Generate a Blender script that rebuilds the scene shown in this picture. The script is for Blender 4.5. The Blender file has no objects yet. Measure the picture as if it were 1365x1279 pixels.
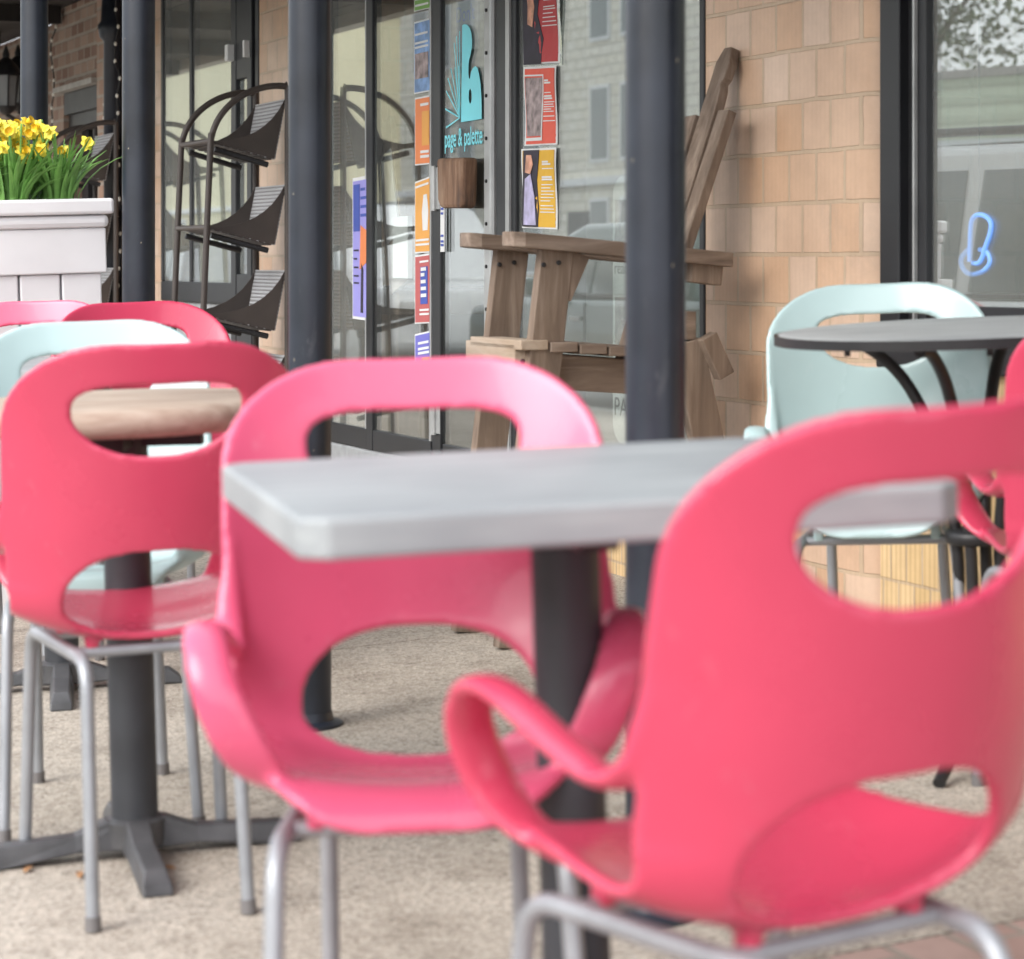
import bpy, bmesh, math, random
import numpy as np
from mathutils import Vector, Matrix, Quaternion, Euler
random.seed(7)
PI = math.pi
sc = bpy.context.scene
COL = sc.collection
# ------------------------------------------------------------------ frames
CAMZ = 0.965
F = 3200.0
ND = Vector((0.918, 0.3965, 0.0))       # from street towards the shop wall
DD = Vector((-0.3965, 0.918, 0.0))      # along the wall, away from camera
ANG = math.atan2(-0.918, 0.3965)        # local x = -DD, local y = ND
def zg(n):
    return 0.03 * (n - 1.6) if n < 1.6 else 0.05 * (n - 1.6)
def W(u, n, z=0.0):
    p = ND * n + DD * u
    return Vector((p.x, p.y, z))
def nof(x, y): return 0.918 * x + 0.3965 * y
def uof(x, y): return -0.3965 * x + 0.918 * y
def wp(px, py, n):
    """wall coordinates (u, z) of a photo point lying at wall depth n"""
    t = (px - 682.5) / F
    Y = n / (0.918 * t + 0.3965)
    X = t * Y
    return uof(X, Y), CAMZ + (345 - py) * Y / F
# ------------------------------------------------------------------ materials
MATS = {}
def nmat(name):
    m = bpy.data.materials.new(name); m.use_nodes = True
    nt = m.node_tree
    b = nt.nodes['Principled BSDF']
    MATS[name] = m
    return m, nt, b
def N(nt, typ, **kw):
    n = nt.nodes.new(typ)
    for k, v in kw.items():
        if k in n.inputs: n.inputs[k].default_value = v
        else: setattr(n, k, v)
    return n
def L(nt, a, b): nt.links.new(a, b)
def coords(nt, scale=(1, 1, 1), kind='Object', rot=(0, 0, 0), loc=(0, 0, 0)):
    tc = N(nt, 'ShaderNodeTexCoord'); mp = N(nt, 'ShaderNodeMapping')
    mp.inputs['Scale'].default_value = scale; mp.inputs['Rotation'].default_value = rot
    mp.inputs['Location'].default_value = loc
    L(nt, tc.outputs[kind], mp.inputs['Vector'])
    return mp.outputs['Vector']
def ramp(nt, fac, stops):
    r = N(nt, 'ShaderNodeValToRGB')
    el = r.color_ramp.elements
    el[0].position, el[0].color = stops[0][0], (*stops[0][1], 1)
    el[1].position, el[1].color = stops[-1][0], (*stops[-1][1], 1)
    for p, c in stops[1:-1]:
        e = el.new(p); e.color = (*c, 1)
    L(nt, fac, r.inputs['Fac'])
    return r.outputs['Color']
def bump(nt, b, h, strength=0.2, dist=0.01):
    bp = N(nt, 'ShaderNodeBump', Strength=strength, Distance=dist)
    L(nt, h, bp.inputs['Height']); L(nt, bp.outputs['Normal'], b.inputs['Normal'])
def mix(nt, fac, a, b, blend='MIX'):
    m = N(nt, 'ShaderNodeMix', data_type='RGBA', blend_type=blend)
    if isinstance(fac, float): m.inputs[0].default_value = fac
    else: L(nt, fac, m.inputs[0])
    for i, v in ((6, a), (7, b)):
        if isinstance(v, tuple): m.inputs[i].default_value = (*v, 1)
        else: L(nt, v, m.inputs[i])
    return m.outputs[2]
def paint(name, col, rough=0.45, metal=0.0, var=0.12, nscale=8.0, bmp=0.03, spec=0.5, coat=0.0, scuff=0.0):
    """painted / plastic / metal surface with slight tone and gloss variation"""
    m, nt, b = nmat(name)
    v = coords(nt)
    n1 = N(nt, 'ShaderNodeTexNoise', Scale=nscale, Detail=5.0); L(nt, v, n1.inputs['Vector'])
    lo = tuple(c * (1 - var) for c in col); hi = tuple(min(1, c * (1 + var)) for c in col)
    cc = ramp(nt, n1.outputs['Fac'], [(0.3, lo), (0.7, hi)])
    if scuff > 0:
        vs_ = coords(nt, (1.0, 1.0, 0.35), rot=(0.3, 0.5, 0.2))
        ns_ = N(nt, 'ShaderNodeTexNoise', Scale=26.0, Detail=9.0, Roughness=0.75, Distortion=0.8); L(nt, vs_, ns_.inputs['Vector'])
        fs_ = ramp(nt, ns_.outputs['Fac'], [(0.60, (0, 0, 0)), (0.72, (scuff, scuff, scuff))])
        cc = mix(nt, fs_, cc, tuple(min(1, c * 0.4 + 0.42) for c in col))
    L(nt, cc, b.inputs['Base Color'])
    n2 = N(nt, 'ShaderNodeTexNoise', Scale=nscale * 12, Detail=3.0); L(nt, v, n2.inputs['Vector'])
    mr = N(nt, 'ShaderNodeMapRange'); L(nt, n1.outputs['Fac'], mr.inputs['Value'])
    mr.inputs['To Min'].default_value = max(0.03, rough - 0.08); mr.inputs['To Max'].default_value = rough + 0.1
    L(nt, mr.outputs['Result'], b.inputs['Roughness'])
    b.inputs['Metallic'].default_value = metal
    b.inputs['Specular IOR Level'].default_value = spec
    b.inputs['Coat Weight'].default_value = coat
    if bmp: bump(nt, b, n2.outputs['Fac'], bmp, 0.004)
    return m
def wood(name, c1, c2, c3, scale=(2, 30, 30), rough=0.75, grain=0.25):
    m, nt, b = nmat(name)
    v = coords(nt, scale)
    n = N(nt, 'ShaderNodeTexNoise', Scale=1.6, Detail=8.0, Roughness=0.65, Distortion=0.6); L(nt, v, n.inputs['Vector'])
    v2 = coords(nt, (3, 3, 3))
    k = N(nt, 'ShaderNodeTexNoise', Scale=1.5, Detail=3.0); L(nt, v2, k.inputs['Vector'])
    base = ramp(nt, n.outputs['Fac'], [(0.28, c1), (0.5, c2), (0.72, c3)])
    tint = ramp(nt, k.outputs['Fac'], [(0.3, (0.72, 0.72, 0.74)), (0.7, (1.0, 1.0, 1.0))])
    L(nt, mix(nt, 1.0, base, tint, 'MULTIPLY'), b.inputs['Base Color'])
    b.inputs['Roughness'].default_value = rough
    bump(nt, b, n.outputs['Fac'], grain, 0.004)
    return m

PINK = paint('pink_plastic', (0.59, 0.056, 0.118), 0.27, var=0.08, nscale=4, bmp=0.02, spec=0.55, coat=0.22, scuff=0.16)
PINK2 = paint('skylit_pink_plastic', (0.66, 0.095, 0.19), 0.27, var=0.08, nscale=4, bmp=0.02, spec=0.55, coat=0.22, scuff=0.16)  # paler copy of the pink: sky sheen on front-facing chairs mixed into the colour
MINT = paint('mint_plastic', (0.44, 0.58, 0.59), 0.27, var=0.05, nscale=4, bmp=0.02, spec=0.55, coat=0.2, scuff=0.2)
LEGM = paint('silver_leg_paint', (0.33, 0.345, 0.37), 0.38, metal=0.35, var=0.12, nscale=14)
POSTM = paint('dark_post_paint', (0.017, 0.021, 0.031), 0.34, var=0.45, nscale=5, bmp=0.05, spec=0.5, scuff=0.10)
BLACKM = paint('black_metal', (0.018, 0.018, 0.020), 0.42, var=0.3, nscale=9, bmp=0.05)
CHARM = paint('charcoal_frame', (0.017, 0.018, 0.021), 0.4, var=0.25, nscale=5, bmp=0.03)
BASEM = paint('cast_iron_base', (0.085, 0.085, 0.09), 0.45, metal=0.3, var=0.35, nscale=12, bmp=0.08)
BROWNM = paint('brown_metal', (0.062, 0.050, 0.045), 0.48, var=0.2, nscale=7, bmp=0.06)
ALUM = paint('aluminium', (0.46, 0.47, 0.47), 0.42, metal=0.5, var=0.15, nscale=10)
WHITEP = paint('white_paint', (0.80, 0.80, 0.82), 0.5, var=0.05, nscale=6, bmp=0.03)
PAPER = paint('paper', (0.74, 0.75, 0.75), 0.7, var=0.04, nscale=9)
LIGHTBLUE = paint('light_blue_vinyl', (0.22, 0.76, 0.86), 0.5, var=0.06)
NAVY = paint('navy_ink', (0.06, 0.10, 0.42), 0.6)
PRED = paint('poster_red', (0.48, 0.055, 0.06), 0.6, var=0.06)
PORANGE = paint('poster_coral', (0.72, 0.115, 0.075), 0.6, var=0.06)
PYEL = paint('poster_yellow', (0.72, 0.42, 0.04), 0.6, var=0.06)
PAMB = paint('poster_amber', (0.78, 0.38, 0.09), 0.6, var=0.06)
POR2 = paint('poster_orange', (0.80, 0.25, 0.09), 0.6, var=0.06)
PBLUE = paint('poster_blue', (0.22, 0.36, 0.62), 0.6, var=0.5, nscale=16)
PPURP = paint('poster_purple', (0.33, 0.31, 0.72), 0.6, var=0.06)
PIND = paint('poster_indigo', (0.16, 0.16, 0.55), 0.6, var=0.06)
PMAR = paint('poster_rose', (0.50, 0.12, 0.12), 0.6, var=0.06)
PGRN = paint('poster_green', (0.20, 0.42, 0.10), 0.6, var=0.1)
INKD = paint('dark_ink', (0.03, 0.025, 0.04), 0.6, var=0.5, nscale=20)
PHOTO = paint('photo_print', (0.30, 0.24, 0.24), 0.5, var=0.8, nscale=26)
SKINP = paint('print_peach', (0.62, 0.32, 0.22), 0.6, var=0.4, nscale=30)
LILAC = paint('print_lilac', (0.45, 0.42, 0.62), 0.6, var=0.3, nscale=30)
CREAM = paint('cream_render', (0.74, 0.68, 0.47), 0.8, var=0.06)
SOIL = paint('soil', (0.05, 0.035, 0.025), 0.9, var=0.4, nscale=40, bmp=0.5)
LEAFG = paint('daffodil_green', (0.20, 0.42, 0.10), 0.5, var=0.35, nscale=14)
PETAL = paint('petal_yellow', (0.95, 0.80, 0.10), 0.5, var=0.08)
TRUMP = paint('trumpet_orange', (0.94, 0.60, 0.03), 0.5, var=0.1)
DRYLEAF = paint('dry_leaf', (0.36, 0.19, 0.09), 0.8, var=0.4, nscale=40)
WALLIN = paint('interior_wall', (0.30, 0.30, 0.28), 0.8)
DARKWOOD = wood('dark_ceiling_boards', (0.012, 0.010, 0.009), (0.022, 0.018, 0.016), (0.035, 0.028, 0.024), (6, 40, 6))
WTABLE = wood('weathered_table_wood', (0.27, 0.18, 0.135), (0.42, 0.325, 0.255), (0.53, 0.445, 0.37), (3, 22, 22))
GTABLE = wood('grey_table_wood', (0.27, 0.29, 0.30), (0.33, 0.35, 0.36), (0.39, 0.41, 0.415), (2.0, 26, 26), 0.6, 0.12)
GTABLE2 = wood('grey_iron_table_wood', (0.36, 0.38, 0.385), (0.44, 0.46, 0.465), (0.52, 0.54, 0.545), (2.0, 26, 26), 0.6, 0.12)
BENCH = wood('weathered_brown_timber', (0.12, 0.085, 0.062), (0.225, 0.165, 0.122), (0.36, 0.285, 0.225), (14, 14, 1.4), 0.8, 0.4)
BENCHX = wood('weathered_brown_timber_long', (0.11, 0.076, 0.056), (0.215, 0.158, 0.118), (0.35, 0.275, 0.22), (14, 1.4, 14), 0.8, 0.4)
PALEW = wood('pale_end_timber', (0.30, 0.22, 0.15), (0.42, 0.33, 0.25), (0.52, 0.43, 0.34), (1.6, 14, 14), 0.8, 0.3)
RUSTW = wood('carved_handle_wood', (0.07, 0.045, 0.035), (0.22, 0.12, 0.07), (0.40, 0.27, 0.18), (12, 12, 2), 0.7, 0.6)
BARK = wood('bark', (0.05, 0.035, 0.025), (0.10, 0.075, 0.055), (0.16, 0.12, 0.09), (10, 10, 2), 0.9, 0.8)
def leafmat(name, a, b_):
    m, nt, b = nmat(name)
    v = coords(nt); n = N(nt, 'ShaderNodeTexNoise', Scale=1.3, Detail=4.0); L(nt, v, n.inputs['Vector'])
    L(nt, ramp(nt, n.outputs['Fac'], [(0.35, a), (0.65, b_)]), b.inputs['Base Color'])
    b.inputs['Roughness'].default_value = 0.6
    return m
TREEG = leafmat('tree_leaves', (0.045, 0.075, 0.025), (0.10, 0.14, 0.05))

# concrete with exposed aggregate
def mk_concrete():
    m, nt, b = nmat('aggregate_concrete')
    v = coords(nt)
    big = N(nt, 'ShaderNodeTexNoise', Scale=1.3, Detail=5.0); L(nt, v, big.inputs['Vector'])
    fine = N(nt, 'ShaderNodeTexNoise', Scale=130.0, Detail=4.0, Roughness=0.7); L(nt, v, fine.inputs['Vector'])
    vor = N(nt, 'ShaderNodeTexVoronoi', Scale=150.0); L(nt, v, vor.inputs['Vector'])
    base = ramp(nt, big.outputs['Fac'], [(0.3, (0.45, 0.41, 0.36)), (0.7, (0.56, 0.515, 0.46))])
    peb = ramp(nt, vor.outputs['Color'], [(0.05, (0.42, 0.38, 0.35)), (0.35, (0.85, 0.83, 0.80)), (0.8, (1.15, 1.12, 1.08))])
    c = mix(nt, 0.85, base, peb, 'MULTIPLY')
    sp = ramp(nt, fine.outputs['Fac'], [(0.40, (0.62, 0.58, 0.55)), (0.55, (1, 1, 1))])
    c = mix(nt, 0.75, c, sp, 'MULTIPLY')
    st = N(nt, 'ShaderNodeTexNoise', Scale=4.5, Detail=6.0, Roughness=0.75); L(nt, v, st.inputs['Vector'])
    stc = ramp(nt, st.outputs['Fac'], [(0.34, (0.58, 0.55, 0.52)), (0.52, (1, 1, 1))])
    c = mix(nt, 0.6, c, stc, 'MULTIPLY')
    vg = N(nt, 'ShaderNodeTexVoronoi', Scale=5.5); L(nt, v, vg.inputs['Vector'])
    gm = ramp(nt, vg.outputs['Distance'], [(0.05, (0.55, 0.53, 0.52)), (0.085, (1, 1, 1))])
    c = mix(nt, 0.7, c, gm, 'MULTIPLY')
    vw = N(nt, 'ShaderNodeTexVoronoi', Scale=11.0); L(nt, v, vw.inputs['Vector'])
    wm = ramp(nt, vw.outputs['Distance'], [(0.035, (0.5, 0.5, 0.5)), (0.06, (0, 0, 0))])
    c = mix(nt, wm, c, (0.72, 0.70, 0.66))
    L(nt, c, b.inputs['Base Color']); b.inputs['Roughness'].default_value = 0.85
    ad = N(nt, 'ShaderNodeMath', operation='ADD'); L(nt, fine.outputs['Fac'], ad.inputs[0]); L(nt, vor.outputs['Distance'], ad.inputs[1])
    bump(nt, b, ad.outputs[0], 0.55, 0.004)
    return m
CONC = mk_concrete()
GREYCONC = paint('grey_sill_paint', (0.30, 0.31, 0.32), 0.7, var=0.18, nscale=20, bmp=0.2)
ASPH = paint('asphalt', (0.055, 0.055, 0.057), 0.85, var=0.3, nscale=60, bmp=0.4)
KERB = paint('kerb_concrete', (0.38, 0.36, 0.33), 0.85, var=0.15, nscale=20, bmp=0.3)
def bricky(name, c1, c2, mort, bw, rh, msize=0.006, off=(0, 0), scored=0.0, rough=0.6, floor=False, bias=0.0, stain=True, mdepth=0.006):
    m, nt, b = nmat(name)
    tc = N(nt, 'ShaderNodeTexCoord'); sp = N(nt, 'ShaderNodeSeparateXYZ'); cb = N(nt, 'ShaderNodeCombineXYZ')
    L(nt, tc.outputs['Object'], sp.inputs[0])
    ax = N(nt, 'ShaderNodeMath', operation='ADD'); ax.inputs[1].default_value = off[0]
    ay = N(nt, 'ShaderNodeMath', operation='ADD'); ay.inputs[1].default_value = off[1]
    if floor:
        L(nt, sp.outputs['X'], ax.inputs[0]); L(nt, sp.outputs['Y'], ay.inputs[0])
    else:
        s2 = N(nt, 'ShaderNodeMath', operation='SUBTRACT'); L(nt, sp.outputs['X'], s2.inputs[0]); L(nt, sp.outputs['Y'], s2.inputs[1])
        L(nt, s2.outputs[0], ax.inputs[0]); L(nt, sp.outputs['Z'], ay.inputs[0])
    L(nt, ax.outputs[0], cb.inputs[0]); L(nt, ay.outputs[0], cb.inputs[1])
    # slightly wavy joints
    nz = N(nt, 'ShaderNodeTexNoise', Scale=9.0, Detail=2.0); L(nt, tc.outputs['Object'], nz.inputs['Vector'])
    vm = N(nt, 'ShaderNodeVectorMath', operation='MULTIPLY_ADD')
    L(nt, nz.outputs['Color'], vm.inputs[0]); vm.inputs[1].default_value = (0.006, 0.006, 0); L(nt, cb.outputs[0], vm.inputs[2])
    br = N(nt, 'ShaderNodeTexBrick', offset=0.5)
    br.inputs['Scale'].default_value = 1.0
    br.inputs['Brick Width'].default_value = bw; br.inputs['Row Height'].default_value = rh
    br.inputs['Mortar Size'].default_value = msize; br.inputs['Mortar Smooth'].default_value = 0.25
    br.inputs['Bias'].default_value = bias
    br.inputs['Color1'].default_value = (*c1, 1); br.inputs['Color2'].default_value = (*c2, 1); br.inputs['Mortar'].default_value = (*mort, 1)
    L(nt, vm.outputs[0], br.inputs['Vector'])
    n1 = N(nt, 'ShaderNodeTexNoise', Scale=5.0, Detail=6.0, Roughness=0.7); L(nt, tc.outputs['Object'], n1.inputs['Vector'])
    tone = ramp(nt, n1.outputs['Fac'], [(0.3, (0.80, 0.78, 0.77)), (0.7, (1.08, 1.08, 1.08))])
    c = mix(nt, 0.9, br.outputs['Color'], tone, 'MULTIPLY')
    if stain:
        n3 = N(nt, 'ShaderNodeTexNoise', Scale=2.2, Detail=9.0, Roughness=0.8); L(nt, tc.outputs['Object'], n3.inputs['Vector'])
        f3 = ramp(nt, n3.outputs['Fac'], [(0.55, (0, 0, 0)), (0.78, (0.4, 0.4, 0.4))])
        c = mix(nt, f3, c, (0.30, 0.25, 0.22))
    if scored > 0:
        wv = N(nt, 'ShaderNodeTexWave', wave_type='BANDS', bands_direction='X', Scale=1.0)
        mp = N(nt, 'ShaderNodeMapping'); mp.inputs['Scale'].default_value = (16, 0.05, 0.05)
        L(nt, cb.outputs[0], mp.inputs['Vector']); L(nt, mp.outputs[0], wv.inputs['Vector'])
        wv.inputs['Distortion'].default_value = 1.2; wv.inputs['Detail'].default_value = 3.0
        wc = ramp(nt, wv.outputs['Fac'], [(0.1, (0.86, 0.82, 0.78)), (0.6, (1, 1, 1))])
        c = mix(nt, scored, c, wc, 'MULTIPLY')
    L(nt, c, b.inputs['Base Color']); b.inputs['Roughness'].default_value = rough
    inv = N(nt, 'ShaderNodeMath', operation='SUBTRACT'); inv.inputs[0].default_value = 1.0; L(nt, br.outputs['Fac'], inv.inputs[1])
    nh = N(nt, 'ShaderNodeTexNoise', Scale=70.0, Detail=3.0); L(nt, tc.outputs['Object'], nh.inputs['Vector'])
    mh = N(nt, 'ShaderNodeMath', operation='MULTIPLY_ADD'); L(nt, nh.outputs['Fac'], mh.inputs[0]); mh.inputs[1].default_value = 0.12; L(nt, inv.outputs[0], mh.inputs[2])
    bump(nt, b, mh.outputs[0], 0.7, mdepth)
    return m
TILE = bricky('peach_glazed_tile', (0.60, 0.385, 0.245), (0.66, 0.50, 0.39), (0.54, 0.41, 0.29), 0.130, 0.1244, 0.0056, (0.035, 0.017), 0.2, 0.30)
TILEB = bricky('yellow_scored_tile', (0.66, 0.47, 0.235), (0.70, 0.52, 0.30), (0.55, 0.42, 0.28), 0.065, 0.1244, 0.004, (0.035, 0.017), 1.0, 0.5, stain=False)
REDBR = bricky('brown_brick', (0.20, 0.11, 0.08), (0.38, 0.27, 0.21), (0.36, 0.31, 0.26), 0.15, 0.072, 0.010, (0, 0), 0.0, 0.85, stain=False)
PALEBR = bricky('pale_brick', (0.40, 0.25, 0.18), (0.50, 0.36, 0.28), (0.42, 0.36, 0.30), 0.20, 0.09, 0.010, (0, 0), 0.0, 0.8, stain=False)
PAVER = bricky('pink_paver', (0.36, 0.235, 0.20), (0.44, 0.31, 0.27), (0.32, 0.27, 0.23), 0.2, 0.1, 0.008, (0, 0), 0.0, 0.85, floor=True, stain=False)
FARBR = bricky('far_cream_block', (0.78, 0.74, 0.62), (0.82, 0.79, 0.70), (0.60, 0.58, 0.50), 0.5, 0.22, 0.03, (0, 0), 0.0, 0.8, stain=False)
def mk_siding(name, col, period):
    m, nt, b = nmat(name)
    v = coords(nt, (1, 1, 1))
    wv = N(nt, 'ShaderNodeTexWave', wave_type='BANDS', bands_direction='Z', Scale=1.0 / period * 0.32); L(nt, v, wv.inputs['Vector'])
    c = ramp(nt, wv.outputs['Fac'], [(0.0, tuple(x * 0.7 for x in col)), (0.25, col), (1.0, col)])
    L(nt, c, b.inputs['Base Color']); b.inputs['Roughness'].default_value = 0.6
    bump(nt, b, wv.outputs['Fac'], 0.5, 0.05)
    return m
SIDING = mk_siding('pale_green_siding', (0.56, 0.62, 0.46), 0.22)
AWN = mk_siding('white_metal_roofing', (0.60, 0.62, 0.64), 0.18)
SLAT = None
def mk_slats():
    m, nt, b = nmat('grey_slatted_metal')
    v = coords(nt)
    wv = N(nt, 'ShaderNodeTexWave', wave_type='BANDS', bands_direction='Z', Scale=22.0); L(nt, v, wv.inputs['Vector'])
    c = ramp(nt, wv.outputs['Fac'], [(0.05, (0.20, 0.19, 0.19)), (0.3, (0.42, 0.42, 0.435)), (1.0, (0.50, 0.50, 0.52))])
    L(nt, c, b.inputs['Base Color']); b.inputs['Roughness'].default_value = 0.45
    bump(nt, b, wv.outputs['Fac'], 0.5, 0.01)
    return m
SLAT = mk_slats()
def mk_glass(name, tint, base, rough=0.0, veil=(0.03, 0.17)):
    m = bpy.data.materials.new(name); m.use_nodes = True; nt = m.node_tree
    nt.nodes.clear()
    out = N(nt, 'ShaderNodeOutputMaterial'); mx = N(nt, 'ShaderNodeMixShader')
    tr = N(nt, 'ShaderNodeBsdfTransparent'); tr.inputs[0].default_value = (*tint, 1)
    gl = N(nt, 'ShaderNodeBsdfGlossy'); gl.inputs['Roughness'].default_value = rough; gl.inputs[0].default_value = (0.88, 0.90, 0.89, 1)
    nz = N(nt, 'ShaderNodeTexNoise', Scale=0.9, Detail=1.0)
    v = coords(nt); L(nt, v, nz.inputs['Vector'])
    bp = N(nt, 'ShaderNodeBump', Strength=0.03, Distance=0.02); L(nt, nz.outputs['Fac'], bp.inputs['Height']); L(nt, bp.outputs['Normal'], gl.inputs['Normal'])
    fr = N(nt, 'ShaderNodeFresnel', IOR=1.5)
    ge = N(nt, 'ShaderNodeNewGeometry'); mi = N(nt, 'ShaderNodeMath', operation='MULTIPLY_ADD')
    L(nt, ge.outputs['Backfacing'], mi.inputs[0]); mi.inputs[1].default_value = -0.8333; mi.inputs[2].default_value = 1.5; L(nt, mi.outputs[0], fr.inputs['IOR'])
    ma = N(nt, 'ShaderNodeMath', operation='MULTIPLY_ADD', use_clamp=True); L(nt, fr.outputs[0], ma.inputs[0]); ma.inputs[1].default_value = 1.3; ma.inputs[2].default_value = base
    L(nt, ma.outputs[0], mx.inputs[0]); L(nt, tr.outputs[0], mx.inputs[1]); L(nt, gl.outputs[0], mx.inputs[2])
    df = N(nt, 'ShaderNodeBsdfDiffuse'); df.inputs[0].default_value = (0.80, 0.82, 0.80, 1)
    dn = N(nt, 'ShaderNodeTexNoise', Scale=2.2, Detail=6.0); L(nt, v, dn.inputs['Vector'])
    dm = N(nt, 'ShaderNodeMapRange'); L(nt, dn.outputs['Fac'], dm.inputs['Value']); dm.inputs['To Min'].default_value = veil[0]; dm.inputs['To Max'].default_value = veil[1]
    m2 = N(nt, 'ShaderNodeMixShader'); L(nt, dm.outputs['Result'], m2.inputs[0]); L(nt, mx.outputs[0], m2.inputs[1]); L(nt, df.outputs[0], m2.inputs[2]); L(nt, m2.outputs[0], out.inputs[0])
    return m
GLASS = mk_glass('shop_glass', (0.92, 0.96, 0.94), 0.20)
GLASS2 = mk_glass('clear_door_glass', (0.96, 0.98, 0.97), 0.02, 0.0, (0.0, 0.05))
CARGLASS = paint('car_glass', (0.10, 0.125, 0.125), 0.05, var=0.1, spec=0.9)
CARWHITE = paint('white_car_paint', (0.80, 0.81, 0.81), 0.22, var=0.03, coat=0.6)
CARGREEN = paint('dark_green_car_paint', (0.03, 0.075, 0.055), 0.2, var=0.05, coat=0.8)
CARGREY = paint('grey_car_paint', (0.22, 0.23, 0.25), 0.25, var=0.05, coat=0.6)
TYRE = paint('tyre_rubber', (0.02, 0.02, 0.02), 0.8)
def mk_neon():
    m, nt, b = nmat('blue_neon_tube')
    b.inputs['Base Color'].default_value = (0.25, 0.45, 0.85, 1)
    b.inputs['Emission Color'].default_value = (0.10, 0.30, 0.95, 1); b.inputs['Emission Strength'].default_value = 0.2
    return m
NEON = mk_neon()
def mk_bulb():
    m, nt, b = nmat('fairy_bulb')
    b.inputs['Base Color'].default_value = (0.85, 0.83, 0.75, 1); b.inputs['Roughness'].default_value = 0.3
    return m
BULB = mk_bulb()

# ------------------------------------------------------------------ mesh helpers
class MB:
    def __init__(s): s.v = []; s.f = []
    def add(s, vs, fs):
        o = len(s.v); s.v += [tuple(v) for v in vs]; s.f += [tuple(i + o for i in f) for f in fs]; return s
    def box(s, x0, x1, y0, y1, z0, z1, M=None):
        vs = [Vector((x, y, z)) for x in (x0, x1) for y in (y0, y1) for z in (z0, z1)]
        if M is not None: vs = [M @ v for v in vs]
        return s.add(vs, [(0, 1, 3, 2), (4, 6, 7, 5), (0, 4, 5, 1), (2, 3, 7, 6), (0, 2, 6, 4), (1, 5, 7, 3)])
    def wbox(s, u0, u1, n0, n1, z0, z1):     # wall coordinates (local x = -u)
        return s.box(-u1, -u0, n0, n1, z0, z1)
    def prism(s, poly, fn, a, b):
        """poly of 2-D points, fn(p, t) -> 3-D, extruded from t=a to t=b"""
        n = len(poly)
        vs = [fn(p, a) for p in poly] + [fn(p, b) for p in poly]
        fs = [tuple(range(n))[::-1], tuple(range(n, 2 * n))]
        for i in range(n):
            j = (i + 1) % n
            fs.append((i, j, n + j, n + i))
        return s.add(vs, fs)
    def tube(s, pts, r, seg=10, caps=True, flat=None, axis=None):
        pts = [Vector(p) for p in pts]; n = len(pts)
        rs = r if isinstance(r, (list, tuple)) else [r] * n
        ts = []
        for i in range(n):
            t = pts[min(i + 1, n - 1)] - pts[max(i - 1, 0)]
            ts.append(t.normalized() if t.length > 0 else Vector((0, 0, 1)))
        up = Vector((0, 0, 1)) if abs(ts[0].z) < 0.9 else Vector((0, 1, 0))
        a = (up - ts[0] * up.dot(ts[0])).normalized()
        vs = []
        for i in range(n):
            if axis is not None:
                ax = Vector(axis[i] if isinstance(axis, list) else axis)
                a = (ax - ts[i] * ax.dot(ts[i])).normalized()
            else:
                a = (a - ts[i] * a.dot(ts[i])).normalized()
            b = ts[i].cross(a)
            fa, fb = (1, 1) if flat is None else (flat[i] if isinstance(flat, list) else flat)
            for k in range(seg):
                q = 2 * PI * k / seg
                vs.append(pts[i] + a * (math.cos(q) * rs[i] * fa) + b * (math.sin(q) * rs[i] * fb))
        fs = []
        for i in range(n - 1):
            for k in range(seg):
                k2 = (k + 1) % seg
                fs.append((i * seg + k, i * seg + k2, (i + 1) * seg + k2, (i + 1) * seg + k))
        if caps:
            fs.append(tuple(range(seg))[::-1]); fs.append(tuple((n - 1) * seg + k for k in range(seg)))
        return s.add(vs, fs)
    def lathe(s, prof, c=(0, 0, 0), seg=32, M=None):
        c = Vector(c); n = len(prof); vs = []
        for r, z in prof:
            for k in range(seg):
                q = 2 * PI * k / seg
                p = Vector((r * math.cos(q), r * math.sin(q), z))
                if M is not None: p = M @ p
                vs.append(c + p)
        fs = []
        for i in range(n - 1):
            for k in range(seg):
                k2 = (k + 1) % seg
                fs.append((i * seg + k, i * seg + k2, (i + 1) * seg + k2, (i + 1) * seg + k))
        fs.append(tuple(range(seg))[::-1]); fs.append(tuple((n - 1) * seg + k for k in range(seg)))
        return s.add(vs, fs)
    def mesh(s, name, smooth=False):
        me = bpy.data.meshes.new(name)
        me.from_pydata(s.v, [], s.f)
        bm = bmesh.new(); bm.from_mesh(me)
        bmesh.ops.recalc_face_normals(bm, faces=bm.faces)
        bm.to_mesh(me); bm.free()
        if smooth:
            me.polygons.foreach_set('use_smooth', [True] * len(me.polygons))
        return me
    def build(s, name, mat, parent=None, smooth=False, bevel=0.0, seg=2, label=None, auto=True):
        me = s.mesh(name, smooth)
        me.materials.append(mat)
        o = bpy.data.objects.new(name, me); COL.objects.link(o)
        if parent is not None: o.parent = parent
        if bevel > 0:
            md = o.modifiers.new('bev', 'BEVEL'); md.width = bevel; md.segments = seg; md.limit_method = 'ANGLE'; md.angle_limit = math.radians(40)
        if smooth and auto:
            try:
                me.set_sharp_from_angle(angle=math.radians(50))
            except Exception: pass
        if label: o['label'] = label
        return o
def tag(o, label, cat, group=None, kind=None):
    if label: o['label'] = label
    if cat: o['category'] = cat
    if group: o['group'] = group
    if kind: o['kind'] = kind
    return o
def thing(name, label, cat, loc=(0, 0, 0), rot=None, group=None):
    o = bpy.data.objects.new(name, None); COL.objects.link(o)
    o.empty_display_size = 0.1
    o.location = loc
    if rot is not None:
        if isinstance(rot, Quaternion): o.rotation_mode = 'QUATERNION'; o.rotation_quaternion = rot
        else: o.rotation_euler = (0, 0, rot)
    return tag(o, label, cat, group)
def kids(o): return [c for c in bpy.data.objects if c.parent == o]
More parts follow.
